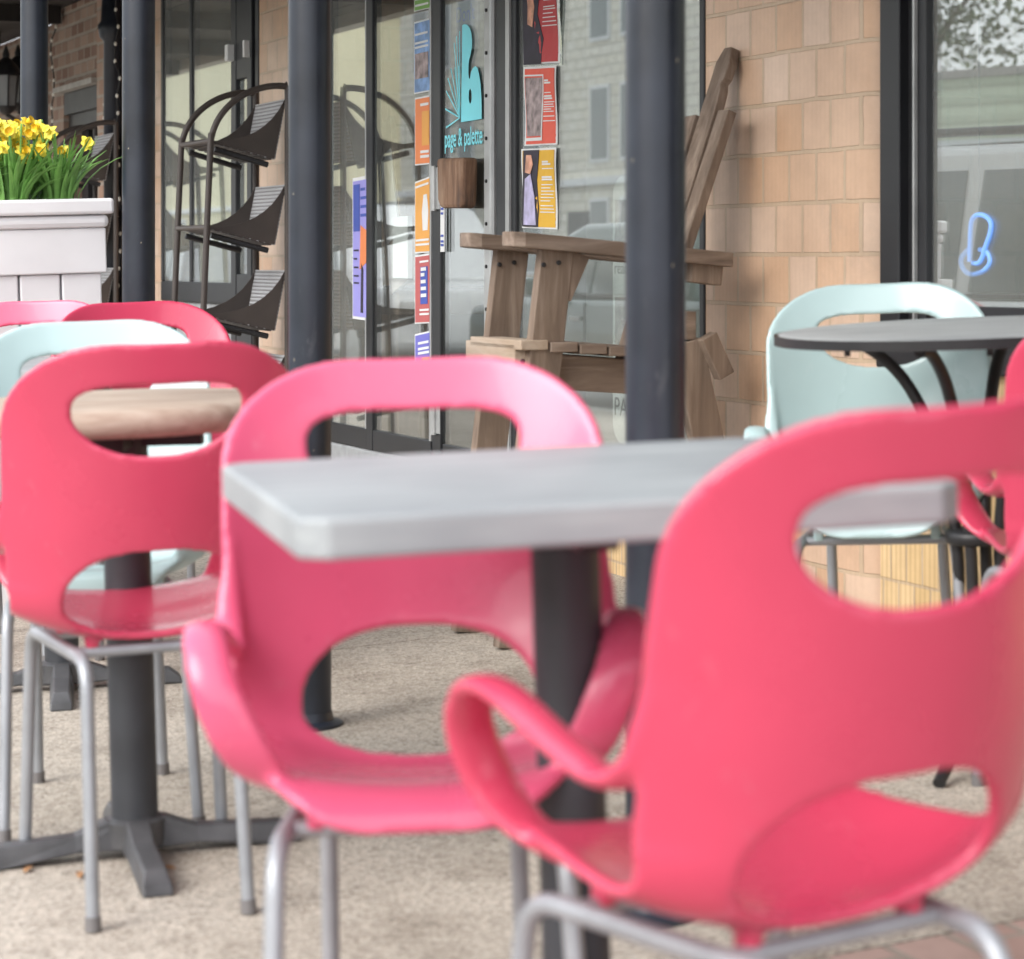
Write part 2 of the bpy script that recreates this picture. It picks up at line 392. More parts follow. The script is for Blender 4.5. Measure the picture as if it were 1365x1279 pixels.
def copy_tree(o, parent=None):
    c = o.copy(); COL.objects.link(c)
    if parent is not None: c.parent = parent
    for ch in list(o.children): copy_tree(ch, c)
    return c
def cr(pts, n=12):
    """Catmull-Rom through points"""
    P = [Vector(p) for p in pts]; P = [P[0] * 2 - P[1]] + P + [P[-1] * 2 - P[-2]]
    out = []
    for i in range(1, len(P) - 2):
        for k in range(n):
            t = k / n
            a, b, c, d = P[i - 1], P[i], P[i + 1], P[i + 2]
            out.append(0.5 * ((2 * b) + (c - a) * t + (2 * a - 5 * b + 4 * c - d) * t * t + (3 * b - a - 3 * c + d) * t ** 3))
    out.append(P[-2]); return out
def fillet(pts, r, n=7):
    P = [Vector(p) for p in pts]; out = [P[0]]
    for i in range(1, len(P) - 1):
        a = (P[i - 1] - P[i]); b = (P[i + 1] - P[i])
        d = min(r, a.length * 0.48, b.length * 0.48)
        p0 = P[i] + a.normalized() * d; p2 = P[i] + b.normalized() * d
        for k in range(n + 1):
            t = k / n
            out.append(p0 * (1 - t) ** 2 + P[i] * 2 * t * (1 - t) + p2 * t * t)
    out.append(P[-1]); return out
def ground_rot(n, yaw):
    s = 0.03 if n < 1.6 else 0.05
    nv = Vector((-s * ND.x, -s * ND.y, 1)).normalized()
    return Vector((0, 0, 1)).rotation_difference(nv) @ Quaternion((0, 0, 1), yaw)
def ground_loc(x, y): return Vector((x, y, zg(nof(x, y))))
def text_mesh(body, size, name, depth=0.002, bold=0.0, spacing=1.0):
    cu = bpy.data.curves.new(name, 'FONT'); cu.body = body; cu.size = size; cu.extrude = depth; cu.offset = bold
    cu.space_character = spacing; cu.align_x = 'LEFT'
    ob = bpy.data.objects.new(name + '_tmp', cu); COL.objects.link(ob)
    dg = bpy.context.evaluated_depsgraph_get()
    me = bpy.data.meshes.new_from_object(ob.evaluated_get(dg)); me.name = name
    bpy.data.objects.remove(ob); return me
def text_on_wall(body, size, name, mat, parent, u_left, n, z, width=None, bold=0.0, depth=0.0003, flip=False):
    """lettering on a wall plane; local x = -u so it reads from the street"""
    me = text_mesh(body, size, name, depth, bold)
    xs = [v.co.x for v in me.vertices]; w = max(xs) - min(xs); k = (width / w) if width else 1.0; x0 = min(xs)
    for v in me.vertices:
        x, y, zz = v.co
        v.co = Vector((-u_left + (x - x0) * k, n - zz, z + y))
    me.materials.append(mat)
    o = bpy.data.objects.new(name, me); COL.objects.link(o); o.parent = parent
    return o

# ------------------------------------------------------------------ world, sun, camera
w = bpy.data.worlds.new('World'); sc.world = w; w.use_nodes = True
nt = w.node_tree; bg = nt.nodes['Background']
sky = nt.nodes.new('ShaderNodeTexSky'); sky.sky_type = 'NISHITA'; sky.sun_disc = False
SUN_AZ = math.radians(-132); SUN_EL = math.radians(36)      # azimuth from +Y, clockwise
sky.sun_elevation = SUN_EL; sky.sun_rotation = SUN_AZ; sky.air_density = 1.0; sky.dust_density = 4.0; sky.ozone_density = 1.0
hs = nt.nodes.new('ShaderNodeHueSaturation'); hs.inputs['Saturation'].default_value = 0.30
nt.links.new(sky.outputs[0], hs.inputs['Color']); ov = nt.nodes.new('ShaderNodeMix'); ov.data_type = 'RGBA'; ov.inputs[0].default_value = 0.65
ov.inputs[7].default_value = (6.2, 6.5, 6.9, 1)
nt.links.new(hs.outputs[0], ov.inputs[6]); nt.links.new(ov.outputs[2], bg.inputs['Color'])
bg.inputs['Strength'].default_value = 0.15
sun = bpy.data.lights.new('sun', 'SUN'); sun.energy = 0.9; sun.angle = math.radians(40); sun.color = (1.0, 0.96, 0.90)
so = bpy.data.objects.new('sun', sun); COL.objects.link(so)
sd = Vector((math.sin(SUN_AZ) * math.cos(SUN_EL), math.cos(SUN_AZ) * math.cos(SUN_EL), math.sin(SUN_EL)))
so.rotation_euler = sd.to_track_quat('Z', 'Y').to_euler(); so.location = sd * 20
cam = bpy.data.cameras.new('camera'); co = bpy.data.objects.new('camera', cam); COL.objects.link(co); sc.camera = co
cam.sensor_width = 36; cam.lens = F / 1365 * 36; cam.clip_end = 2000; cam.clip_start = 0.05
co.location = (0, 0, CAMZ); co.rotation_euler = (PI / 2, 0, 0)
cam.shift_y = -(639.5 - 345) / 1365
cam.dof.use_dof = True; cam.dof.focus_distance = 7.4; cam.dof.aperture_fstop = 5.6; cam.dof.aperture_blades = 0
sc.view_settings.view_transform = 'Standard'; sc.view_settings.look = 'None'; sc.view_settings.exposure = 1.32; sc.view_settings.gamma = 1
sc.cycles.max_bounces = 8; sc.cycles.transparent_max_bounces = 12; sc.cycles.use_denoising = True
sc.render.resolution_x = 1024; sc.render.resolution_y = 959

# ------------------------------------------------------------------ ground
def wallobj(o): o.rotation_euler = (0, 0, ANG); return o
mb = MB()
us = [-30, 2.86, 5.52, 8.2, 10.9, 14, 60]
ns = [-1.2, 0.2, 1.6, 2.4, 3.15]
gap = 0.004
for i in range(len(us) - 1):
    for j in range(len(ns) - 1):
        pv = i == 0 and j >= 1
        if pv: continue
        a0 = us[i] + (gap if i else 0); a1 = us[i + 1] - gap
        vs = [Vector((-a1, ns[j], zg(ns[j]))), Vector((-a0, ns[j], zg(ns[j]))), Vector((-a0, ns[j + 1], zg(ns[j + 1]))), Vector((-a1, ns[j + 1], zg(ns[j + 1])))]
        lo = [v - Vector((0, 0, 0.012)) for v in vs]
        mb.add(vs + lo, [(0, 1, 2, 3), (4, 7, 6, 5), (0, 4, 5, 1), (2, 6, 7, 3), (1, 5, 6, 2), (0, 3, 7, 4)])
tag(wallobj(mb.build('pavement', CONC)), None, None, kind='structure')
mb = MB()
for j in range(1, len(ns) - 1):
    vs = [Vector((-(2.86 - gap), ns[j], zg(ns[j]))), Vector((2.0, ns[j], zg(ns[j]))), Vector((2.0, ns[j + 1], zg(ns[j + 1]))), Vector((-(2.86 - gap), ns[j + 1], zg(ns[j + 1])))]
    lo = [v - Vector((0, 0, 0.012)) for v in vs]
    mb.add(vs + lo, [(0, 1, 2, 3), (4, 7, 6, 5)])
tag(wallobj(mb.build('paver_path', PAVER)), None, None, kind='structure')
mb = MB().box(-60, 30, -1.22, 3.15, -0.45, zg(-1.2) - 0.012)
vs = [Vector((x, n, zg(n) - 0.008)) for n in ns for x in (-60, 30)]
mb = MB().add(vs, [(2 * i, 2 * i + 1, 2 * i + 3, 2 * i + 2) for i in range(len(ns) - 1)])
tag(wallobj(mb.build('pavement_bed_ground', KERB)), None, None, kind='structure')
tag(wallobj(MB().box(-60, 30, -1.36, -1.2, -0.4, zg(-1.2) - 0.002).build('kerb', KERB, bevel=0.015)), None, None, kind='structure')
tag(wallobj(MB().box(-300, 300, -300, -1.36, -0.5, -0.22).build('street', ASPH)), None, None, kind='structure')

# ------------------------------------------------------------------ shop building
NW = 2.96
shop = thing('shop_building', 'peach tiled shopfront with dark framed windows and a glass door behind the posts', 'shop', W(5, NW, 0), ANG)
shop.location = (0, 0, 0)
def P_(name, mb, mat, parent=shop, bevel=0.0, smooth=False, label=None, **k): return mb.build(name, mat, parent, bevel=bevel, smooth=smooth, label=label, **k)
ZB = -0.1; ZT = 2.34
# main pillar with rounded near corner
def round_pillar(u0, u1, n0, n1, r, z0, z1):
    poly = [(-u1, n0), (-u0 - r, n0)]
    for k in range(1, 7):
        q = PI / 2 * k / 6
        poly.append((-u0 - r + r * math.sin(q), n0 + r - r * math.cos(q)))
    poly += [(-u0, n1), (-u1, n1)]
    return MB().prism(poly, lambda p, t: Vector((p[0], p[1], t)), z0, z1)
P_('tile_pillar', round_pillar(4.745, 5.573, NW, 3.4, 0.085, ZB, ZT), TILE, smooth=True, label='peach tiled pillar with a rounded corner')
P_('tile_pillar', MB().wbox(8.60, 9.474, NW, 3.4, ZB, ZT), TILE, label='peach tiled pillar behind the brown shelf rack')
P_('tile_pillar', MB().wbox(11.0, 11.30, NW, 3.4, ZB, ZT), TILE)
# right window: tiled dwarf wall, sill panel, frame, glass
P_('dwarf_wall', MB().wbox(1.5, 4.745, NW + 0.015, 3.52, ZB, 0.715), TILEB)
P_('sill', MB().wbox(1.5, 4.72, NW - 0.015, 3.52, 0.716, 0.80), CHARM, bevel=0.006)
win = P_('window', MB().wbox(4.66, 4.742, NW + 0.01, NW + 0.05, 0.802, ZT).wbox(4.565, 4.625, NW + 0.02, NW + 0.045, 0.802, ZT), CHARM, bevel=0.004)
def angled(u0, u1, off, th, z0, z1):
    f = lambda u: 3.0 + (4.56 - u) * 0.16 + off
    return MB().prism([(-u1, f(u1)), (-u0, f(u0)), (-u0, f(u0) + th), (-u1, f(u1) + th)], lambda p, t: Vector((p[0], p[1], t)), z0, z1)
P_('pane', angled(1.5, 4.60, 0, .006, 0.85, ZT), GLASS, win)
P_('rail', angled(1.5, 4.55, -.02, .05, 0.802, 0.86), CHARM, win)
P_('mullion', MB().wbox(4.626, 4.659, NW + 0.035, NW + 0.05, 0.802, ZT), BLACKM, win)
P_('trim', MB().wbox(4.596, 4.603, NW + 0.010, NW + 0.019, 0.802, ZT), ALUM, win)
# shop window 2
P_('plinth', MB().wbox(5.574, 6.93, NW + 0.012, 3.3, ZB, 0.26), TILEB)
P_('plinth', MB().wbox(6.932, 8.598, NW - 0.01, 3.3, ZB, 0.275), GREYCONC, bevel=0.008)
GN = 2.962
win2 = P_('window', MB().wbox(6.80, 6.955, NW - 0.012, NW + 0.020, 0.277, ZT).wbox(5.574, 6.799, NW - 0.006, NW + 0.05, 0.262, 0.33).wbox(5.574, 6.799, NW - 0.006, NW + 0.05, 2.26, ZT).wbox(5.574, 5.60, NW - 0.006, NW + 0.05, 0.331, 2.259), CHARM, bevel=0.004)
P_('pane', MB().wbox(5.60, 6.80, GN, GN + .006, 0.33, 2.26), GLASS, win2)
P_('mullion', MB().wbox(6.83, 6.86, NW - 0.020, NW - 0.0125, 0.28, ZT), ALUM, win2)
# door
ZD = 0.278
door = P_('door', MB().wbox(7.438, 7.457, NW - .008, NW + .03, ZD, ZT).wbox(7.03, 7.437, NW - 0.002, NW + .03, ZD, ZD + 0.07).wbox(7.03, 7.437, NW - .002, NW + .03, 2.26, ZT), CHARM, bevel=0.004, label='glass shop door with light blue lettering')
mbx = MB().wbox(6.965, 7.03, NW - 0.025, NW + .03, ZD, ZT)
P_('stile', mbx, ALUM, door, bevel=0.012)
for z in np.arange(0.4, 2.3, 0.135):
    mbx = MB().lathe([(0.006, 0), (0.006, 0.004), (0.002, 0.006)], (-6.998, NW - 0.025, z), 8, Matrix.Rotation(PI / 2, 4, 'X'))
    P_('screw', mbx, BLACKM, door)
P_('pane', MB().wbox(7.03, 7.438, GN, GN + .006, ZD + 0.07, 2.26), GLASS2, door)
for z in (0.45, 1.2):
    mbx = MB().tube([(-7.485, NW - 0.012, z - 0.075), (-7.485, NW - 0.012, z + 0.075)], 0.012, 10).wbox(7.487, 7.53, NW - 0.008, NW + 0.0, z - 0.07, z + 0.07).wbox(7.44, 7.483, NW - 0.009, NW - 0.001, z - 0.07, z + 0.07)
    P_('hinge', mbx, ALUM, door)
# push plate of carved driftwood
ua, za = wp(608, 212, NW); ub, zb = wp(646, 278, NW)
poly = [(-ua + 0.01, za), (-ub - 0.002, za - 0.006), (-ub - 0.012, zb + 0.01), (-ub - 0.03, zb), (-ua + 0.04, zb + 0.004), (-ua + 0.018, zb + 0.03)]
P_('handle', MB().prism([(p[0], p[1]) for p in poly], lambda p, t: Vector((p[0], t, p[1])), NW - 0.075, NW - 0.02), RUSTW, door, bevel=0.012, label='carved driftwood door handle')
# logo: brush-and-b shape with rays (built from its outline)
def wl(px, py, n=NW + 0.036): u, z = wp(px, py, n); return (-u, z)
def crop5(x, y): return (580 + x / 5.328, y / 5.328)     # pixel of the enlarged study crop
logo_pts = [(192, 182), (205, 174), (225, 176), (245, 200), (258, 240), (262, 290), (260, 345), (250, 395), (240, 430), (236, 470), (236, 520), (240, 560), (247, 560), (254, 515), (268, 485), (285, 472), (300, 482), (312, 530), (322, 600), (328, 690), (330, 770), (330, 846), (260, 858), (184, 870), (186, 700), (190, 450)]
hole = [(249 + 11 * math.cos(q), 685 + 52 * math.sin(q)) for q in np.linspace(0, 2 * PI, 16, endpoint=False)]
def logo_mesh():
    bm = bmesh.new()
    n0 = 2.957
    outer = [bm.verts.new((wl(*crop5(*p), n=n0)[0], n0, wl(*crop5(*p), n=n0)[1])) for p in logo_pts]
    inner = [bm.verts.new((wl(*crop5(*p), n=n0)[0], n0, wl(*crop5(*p), n=n0)[1])) for p in hole]
    es = [bm.edges.new((a[i], a[(i + 1) % len(a)])) for a in (outer, inner) for i in range(len(a))]
    bmesh.ops.triangle_fill(bm, use_beauty=True, edges=es)
    r = bmesh.ops.extrude_face_region(bm, geom=bm.faces[:])
    for v in [g for g in r['geom'] if isinstance(g, bmesh.types.BMVert)]: v.co.y += 0.0006
    bmesh.ops.recalc_face_normals(bm, faces=bm.faces)
    me = bpy.data.meshes.new('logo'); bm.to_mesh(me); bm.free(); me.materials.append(LIGHTBLUE)
    o = bpy.data.objects.new('logo', me); COL.objects.link(o); o.parent = door
logo_mesh()
mbx = MB()
for (x, y) in [(174, 222), (152, 258), (134, 305), (112, 488), (90, 556), (78, 648), (72, 776), (78, 908), (140, 480), (165, 470)]:
    a = wl(*crop5(176, 838), n=2.957); b = wl(*crop5(x, y), n=2.957)
    d = Vector((b[0] - a[0], 0, b[1] - a[1])); p = Vector((-d.z, 0, d.x)).normalized() * 0.0022
    A = Vector((a[0], 2.957, a[1])); B = Vector((b[0], 2.957, b[1])); t = Vector((0, 0.0006, 0))
    mbx.add([A - p, A + p, B + p * 1.3, B - p * 1.3, A - p + t, A + p + t, B + p * 1.3 + t, B - p * 1.3 + t], [(0, 1, 2, 3), (7, 6, 5, 4), (0, 4, 5, 1), (2, 6, 7, 3)])
P_('logo_rays', mbx, LIGHTBLUE, door)
u1, z1 = wp(593, 197, 2.957); u2, z2 = wp(643, 197, 2.957)
text_on_wall('page & palette', 0.085, 'lettering', LIGHTBLUE, door, u1, 2.957, z1, width=u1 - u2, bold=0.0008)
# side lights left of the door
sl = P_('window', MB().wbox(7.458, 7.53, NW - .002, NW + .03, 0.277, ZT).wbox(8.10, 8.165, NW - .008, NW + .03, 0.277, ZT).wbox(8.57, 8.598, NW - 0.006, NW + .03, 0.277, ZT).wbox(7.531, 8.099, NW - 0.006, NW + .03, 0.277, 0.35).wbox(8.166, 8.569, NW - 0.006, NW + .03, 0.277, 0.35).wbox(7.531, 8.099, NW - 0.006, NW + .03, 2.26, ZT).wbox(8.166, 8.569, NW - 0.006, NW + .03, 2.26, ZT), CHARM, bevel=0.003)
P_('trim', MB().wbox(8.166, 8.186, NW - 0.004, NW + 0.003, 0.29, 2.25), ALUM, sl)
P_('trim', MB().wbox(7.532, 7.552, NW - 0.004, NW + 0.003, 0.29, 2.25), ALUM, sl)
P_('pane', MB().wbox(7.531, 8.099, GN, GN + .006, 0.35, 2.26), GLASS2, sl)
P_('pane', MB().wbox(8.166, 8.569, GN, GN + .006, 0.35, 2.26), GLASS, sl)
# neighbouring shop window and open door leaf further along
w3 = P_('window', MB().wbox(9.475, 9.52, NW - 0.005, NW + .04, 0.861, ZT).wbox(10.47, 10.51, NW - 0.006, NW + .035, 0.861, ZT).wbox(10.96, 10.998, NW - 0.006, NW + .04, 0.861, ZT).wbox(9.476, 10.999, NW - 0.006, NW + .05, 0.77, 0.86), CHARM, bevel=0.004)
P_('pane', MB().wbox(9.83, 10.96, GN, GN + .006, 0.86, ZT), GLASS, w3)
P_('panel', MB().wbox(9.476, 10.999, NW + 0.012, 3.2, ZB, 0.769), GREYCONC, bevel=0.004)
d2 = P_('door', MB().wbox(9.76, 9.83, NW - 0.015, NW + .02, 0.30, ZT).wbox(9.54, 9.60, NW - 0.015, NW + .02, 0.30, ZT).wbox(9.601, 9.759, NW - 0.012, NW + .02, 1.72, ZT).wbox(9.601, 9.759, NW - 0.012, NW + .02, 0.30, 0.9), CHARM, bevel=0.004, label='narrow dark framed door beside the brown rack')
P_('pane', MB().wbox(9.601, 9.759, NW + .005, NW + .011, 0.9, 1.72), GLASS, d2)
P_('sensor', MB().wbox(9.78, 9.82, NW - 0.045, NW - 0.011, 1.80, 1.87), PAPER, d2, bevel=0.003); P_('sensor', MB().wbox(9.56, 9.58, NW - 0.04, NW - 0.011, 1.80, 1.87), PAPER, d2, bevel=0.003)
# interior
P_('floor', MB().wbox(0, 12, 3.15, 8.0, 0.05, 0.12), WALLIN)
P_('back_wall', MB().wbox(0, 12, 8.0, 8.1, 0.1, 2.8), WALLIN)
P_('ceiling', MB().wbox(0, 12, 2.97, 8.1, 2.8, 2.9), WALLIN)
for a_, b_, c_ in ((-.1, 0.0, 3.0), (12.0, 12.1, 3.0), (8.9, 8.98, 3.42)): P_('side_wall', MB().wbox(a_, b_, c_, 8.0, 0.1, 2.8), WALLIN)
P_('fascia_wall', MB().wbox(-3, 11.3, NW - 0.01, 3.4, ZT + 0.002, 4.2), FARBR)

# brown brick building to the left
brick = thing('brick_building', 'brown brick building with a recessed dark doorway left of the tiled shop', 'building', (0, 0, 0), ANG)
def B_(name, mb, mat, parent=brick, **k): return mb.build(name, mat, parent, **k)
B_('pier', MB().wbox(11.31, 12.2, NW - 0.02, 3.5, ZB, ZT), PALEBR)
zl = 1.87
B_('wall', MB().wbox(12.2, 13.35, NW, 3.5, zl + 0.03, ZT).wbox(13.05, 13.35, NW + 0.001, 3.5, ZB, zl + 0.029).wbox(14.0, 24, NW + 0.15, 3.7, ZB, ZT), REDBR)
B_('lintel', MB().wbox(12.2, 13.10, NW - 0.05, NW + 0.08, zl, zl + 0.028), KERB)
B_('canopy', MB().wbox(12.2, 13.05, NW + 0.002, 3.4, zl - 0.12, zl - 0.001).wbox(12.2, 13.05, NW + 0.03, 3.4, zl - 0.2, zl - 0.121), BLACKM)
bd = B_('door', MB().wbox(12.2, 13.05, 3.40, 3.45, 0.1, zl - 0.2).wbox(12.90, 13.04, NW + 0.1, 3.39, 0.1, zl - 0.2), BLACKM)
us_, zs_ = wp(116, 98, 3.38)
B_('sticker', MB().wbox(us_ - 0.03, us_ + 0.03, 3.385, 3.398, zs_ - 0.05, zs_ + 0.05), PYEL, bd)
B_('panel', MB().wbox(12.25, 12.80, 3.392, 3.40, 0.3, 1.62), CHARM, bd)
B_('recess', MB().wbox(13.36, 13.99, 3.5, 3.6, ZB, ZT), BLACKM)
# porch roof
roof = thing('porch_roof', 'low dark boarded porch ceiling running along the shopfronts', 'porch roof', (0, 0, 0), ANG)
mb = MB()
for k in range(11):
    n0 = 1.42 + k * 0.14
    mb.box(-24, 0.5, n0, n0 + 0.134, 2.345 + (k % 2) * 0.002, 2.38)
mb.build('ceiling_boards', DARKWOOD, roof)
MB().box(-24, 0.5, 1.30, 1.40, 2.28, 2.52).build('fascia', paint('fascia_paint', (0.50, 0.50, 0.46), 0.6), roof)
MB().box(-24, 0.5, 1.41, 3.2, 2.382, 2.50).build('roof_deck', DARKWOOD, roof)
mb = MB()
for k in range(14): mb.box(-23 + k * 1.65, -22.92 + k * 1.65, 1.41, 2.94, 2.25, 2.344)
mb.build('beam', DARKWOOD, roof)

# ------------------------------------------------------------------ porch posts
CHIP = paint('worn_chip', (0.30, 0.27, 0.20), 0.8, var=0.4, nscale=30)
def post(x, y, label, chips):
    g = ground_loc(x, y)
    t = thing('porch_post', label, 'post', g, 0.0, 'dark steel posts along the pavement edge')
    t.location.z = g.z
    MB().lathe([(0.0445, 0.0), (0.0445, 2.36)], (0, 0, 0), 40).build('pole', POSTM, t, smooth=True)
    MB().lathe([(0.068, -0.004), (0.068, 0.008), (0.05, 0.014), (0.046, 0.03)], (0, 0, 0), 36).build('base_plate', POSTM, t, smooth=True)
    MB().lathe([(0.046, 2.2), (0.06, 2.22), (0.06, 2.27)], (0, 0, 0), 32).build('collar', POSTM, t, smooth=True)
    mb = MB(); rnd = random.Random(chips)
    for k in range(chips):
        q = rnd.uniform(-PI * 0.95, -PI * 0.1); z = rnd.uniform(0.5, 1.6); r = 0.0447; h = rnd.uniform(0.001, 0.0035); wq = rnd.uniform(0.015, 0.05)
        vs = [Vector((r * math.cos(q + a), r * math.sin(q + a), z + b)) for a, b in ((-wq, -h), (wq, -h * 0.6), (wq * 0.7, h), (-wq * 0.6, h * 0.8))]
        mb.add(vs + [v * 0.99 + Vector((0, 0, 0.01 * v.z)) for v in vs], [(0, 1, 2, 3), (0, 4, 5, 1), (1, 5, 6, 2), (2, 6, 7, 3), (3, 7, 4, 0)])
    if chips: mb.build('paint_chip', CHIP, t)
    return t
post(0.211, 3.53, 'thick dark post right behind the grey square table, nearest to the camera', 6)
post(-0.418, 4.965, 'dark post standing between the brown shelf rack and the shop side windows', 3)
post(-1.017, 6.54, 'dark chipped post right beside the white planter box', 8)
post(-1.556, 7.82, 'dark post rising behind the daffodils in the white planter', 0)
us_, _ = wp(145, 100, 2.88)
dp = thing('downspout', 'slim dark drainpipe with a collar on the brown brick wall', 'drainpipe', W(us_, 2.90, 0), ANG)
MB().lathe([(0.045, 0.0), (0.045, 2.04), (0.065, 2.06), (0.075, 2.12), (0.06, 2.14), (0.05, 2.30)], (0, 0, 0), 24).build('pipe', POSTM, dp, smooth=True)
for z in (1.2, .5): MB().box(-0.06, 0.06, 0.0, 0.06, z, z + .03).build('bracket', POSTM, dp)

# ------------------------------------------------------------------ the moulded chair
def shell_mesh():
    prof = [(0.200, 0.408), (0.188, 0.430), (0.145, 0.438), (0.07, 0.427), (-0.02, 0.412), (-0.09, 0.407), (-0.145, 0.421), (-0.185, 0.466), (-0.210, 0.54), (-0.230, 0.62), (-0.250, 0.72), (-0.270, 0.805), (-0.285, 0.862)]
    C = cr([(0, y, z) for y, z in prof], 10)
    ls = [0.0]
    for i in range(1, len(C)): ls.append(ls[-1] + (C[i] - C[i - 1]).length)
    ls = np.array(ls); LT = ls[-1]
    cy = np.array([c.y for c in C]); cz = np.array([c.z for c in C])
    def at(l):
        return np.interp(l, ls, cy), np.interp(l, ls, cz)
    def l_of_z(z):
        i0 = 50
        return float(np.interp(z, cz[i0:], ls[i0:]))
    lh1 = l_of_z(0.747); lseat = float(np.interp(0.10, -cy[:60], ls[:60]))
    lh2 = l_of_z(0.475); lw = l_of_z(0.50); lb = l_of_z(0.66)
    def width(l):
        return float(np.interp(l, [0, 0.12, 0.30, lw - 0.05, lw + 0.05, lb, LT], [0.150, 0.176, 0.206, 0.212, 0.216, 0.222, 0.224]))
    def f(x, l):
        ax = abs(x); wd = width(l)
        # outline with rounded corners
        R = 0.165; v = ax - wd
        dx, dl = ax - (wd - R), l - (LT - R * 0.86)
        if dx > 0 and dl > 0: v = max(v, (abs(dx / R) ** 2.08 + abs(dl / (R * 0.86)) ** 2.08) ** (1 / 2.08) * R - R)
        else: v = max(v, l - LT)
        R2 = 0.10
        dx, dl = ax - (wd - R2), R2 - l
        if dx > 0 and dl > 0: v = max(v, math.hypot(dx, dl) - R2)
        # handle slot in the back
        lc = lh1 + 0.014 * (ax / 0.13) ** 2
        h = (ax / 0.127) ** 2.6 + (abs(l - lc) / (0.054)) ** 2.2
        v = max(v, (1 - h ** 0.42) * 0.05)
        # arched opening between seat and back
        dl = l - lh2 + 0.02
        hh = 0.100 if dl > 0 else 0.07
        h = (ax / 0.136) ** 2.3 + (abs(dl) / hh) ** 2.3
        v = max(v, (1 - h ** 0.42) * 0.06)
        return v
    NX, NL = 116, 190
    xs = np.linspace(-0.232, 0.232, NX); lv = np.linspace(-0.004, LT + 0.004, NL)
    fv = np.array([[f(x, l) for l in lv] for x in xs])
    verts, faces, vid, eid = [], [], {}, {}
    def p3(x, l):
        lc = min(max(l, 0), LT)
        y, z = at(lc)
        y2, z2 = at(min(lc + 0.006, LT)); y1, z1 = at(max(lc - 0.006, 0))
        ty, tz = y2 - y1, z2 - z1; n = math.hypot(ty, tz); ty /= n; tz /= n
        ny, nz = -(-tz), -ty      # normal towards the sitter
        ny, nz = tz, -ty
        c = float(np.interp(lc, [0, 0.1, 0.3, 0.45, 0.6, LT], [0.030, 0.045, 0.060, 0.085, 0.082, 0.060]))
        k = c * (abs(x) / 0.22) ** 2.2
        return (x, y + ny * k, z + nz * k)
    def gv(i, j):
        if (i, j) not in vid:
            vid[(i, j)] = len(verts); verts.append(p3(xs[i], lv[j]))
        return vid[(i, j)]
    def ev(a, b):
        k = (a, b) if a < b else (b, a)
        if k not in eid:
            (i, j), (p, q) = k
            t = fv[i, j] / (fv[i, j] - fv[p, q])
            eid[k] = len(verts); verts.append(p3(xs[i] + (xs[p] - xs[i]) * t, lv[j] + (lv[q] - lv[j]) * t))
        return eid[k]
    for i in range(NX - 1):
        for j in range(NL - 1):
            cs = [(i, j), (i + 1, j), (i + 1, j + 1), (i, j + 1)]
            ins = [fv[c] < 0 for c in cs]
            if not any(ins): continue
            poly = []
            for k in range(4):
                a, b = cs[k], cs[(k + 1) % 4]
                if ins[k]: poly.append(gv(*a))
                if ins[k] != ins[(k + 1) % 4]: poly.append(ev(a, b))
            if len(poly) >= 3: faces.append(tuple(poly))
    me = bpy.data.meshes.new('sheet'); me.from_pydata(verts, [], faces); me.update()
    ob = bpy.data.objects.new('sheet', me); COL.objects.link(ob)
    md = ob.modifiers.new('s', 'SOLIDIFY'); md.thickness = 0.0125; md.offset = 0.0
    dg = bpy.context.evaluated_depsgraph_get()
    sheet = bpy.data.meshes.new_from_object(ob.evaluated_get(dg))
    bpy.data.objects.remove(ob)
    mb = MB()
    for s in (-1, 1):
        pts = [(.2135, -.160, .665), (.2140, -.147, .615), (.2140, -.126, .570), (.2135, -.080, .553), (.215, -.01, .570), (.218, .075, .600), (.217, .128, .598), (.207, .162, .560), (.187, .166, .508), (.165, .148, .468), (.140, .112, .440), (.11, .06, .420)]
        c = cr([(s * x, y, z) for x, y, z in pts], 8)
        n = len(c)
        fl = []; ax = []
        for i in range(n):
            t = i / (n - 1)
            wd = float(np.interp(t, [0, .12, .25, .5, .62, .8, 1], [.006, .015, .023, .024, .026, .030, .026]))
            th = float(np.interp(t, [0, .15, .4, .6, .85, 1], [.007, .009, .0105, .0105, .009, .007]))
            fl.append((wd, th)); ax.append((s * 1.0, 0.35 * (1 - min(1, t * 3)), float(np.interp(t, [0, .3, .6, .8, 1], [0.2, .15, .1, .25, .3]))))
        mb.tube(c, 1.0, 16, True, fl, ax)
    # moulded mounting bosses under the seat
    for sx, y in ((-.088, -.104), (.088, -.104), (-.11, .09), (.11, .09)):
        mb.box(sx - .010, sx + .010, y - .012, y + .012, .389, .416)
    am = mb.mesh('arms')
    bm = bmesh.new(); bm.from_mesh(sheet); bm.from_mesh(am)
    me2 = bpy.data.meshes.new('joined'); bm.to_mesh(me2); bm.free()
    ob = bpy.data.objects.new('joined', me2); COL.objects.link(ob)
    md = ob.modifiers.new('r', 'REMESH'); md.mode = 'VOXEL'; md.voxel_size = 0.0042; md.use_smooth_shade = True
    md = ob.modifiers.new('sm', 'SMOOTH'); md.factor = 0.5; md.iterations = 11
    dg = bpy.context.evaluated_depsgraph_get()
    out = bpy.data.meshes.new_from_object(ob.evaluated_get(dg)); out.name = 'shell'
    bpy.data.objects.remove(ob)
    out.polygons.foreach_set('use_smooth', [True] * len(out.polygons))
    out.materials.clear(); out.materials.append(PINK)
    return out
SHELL = shell_mesh()
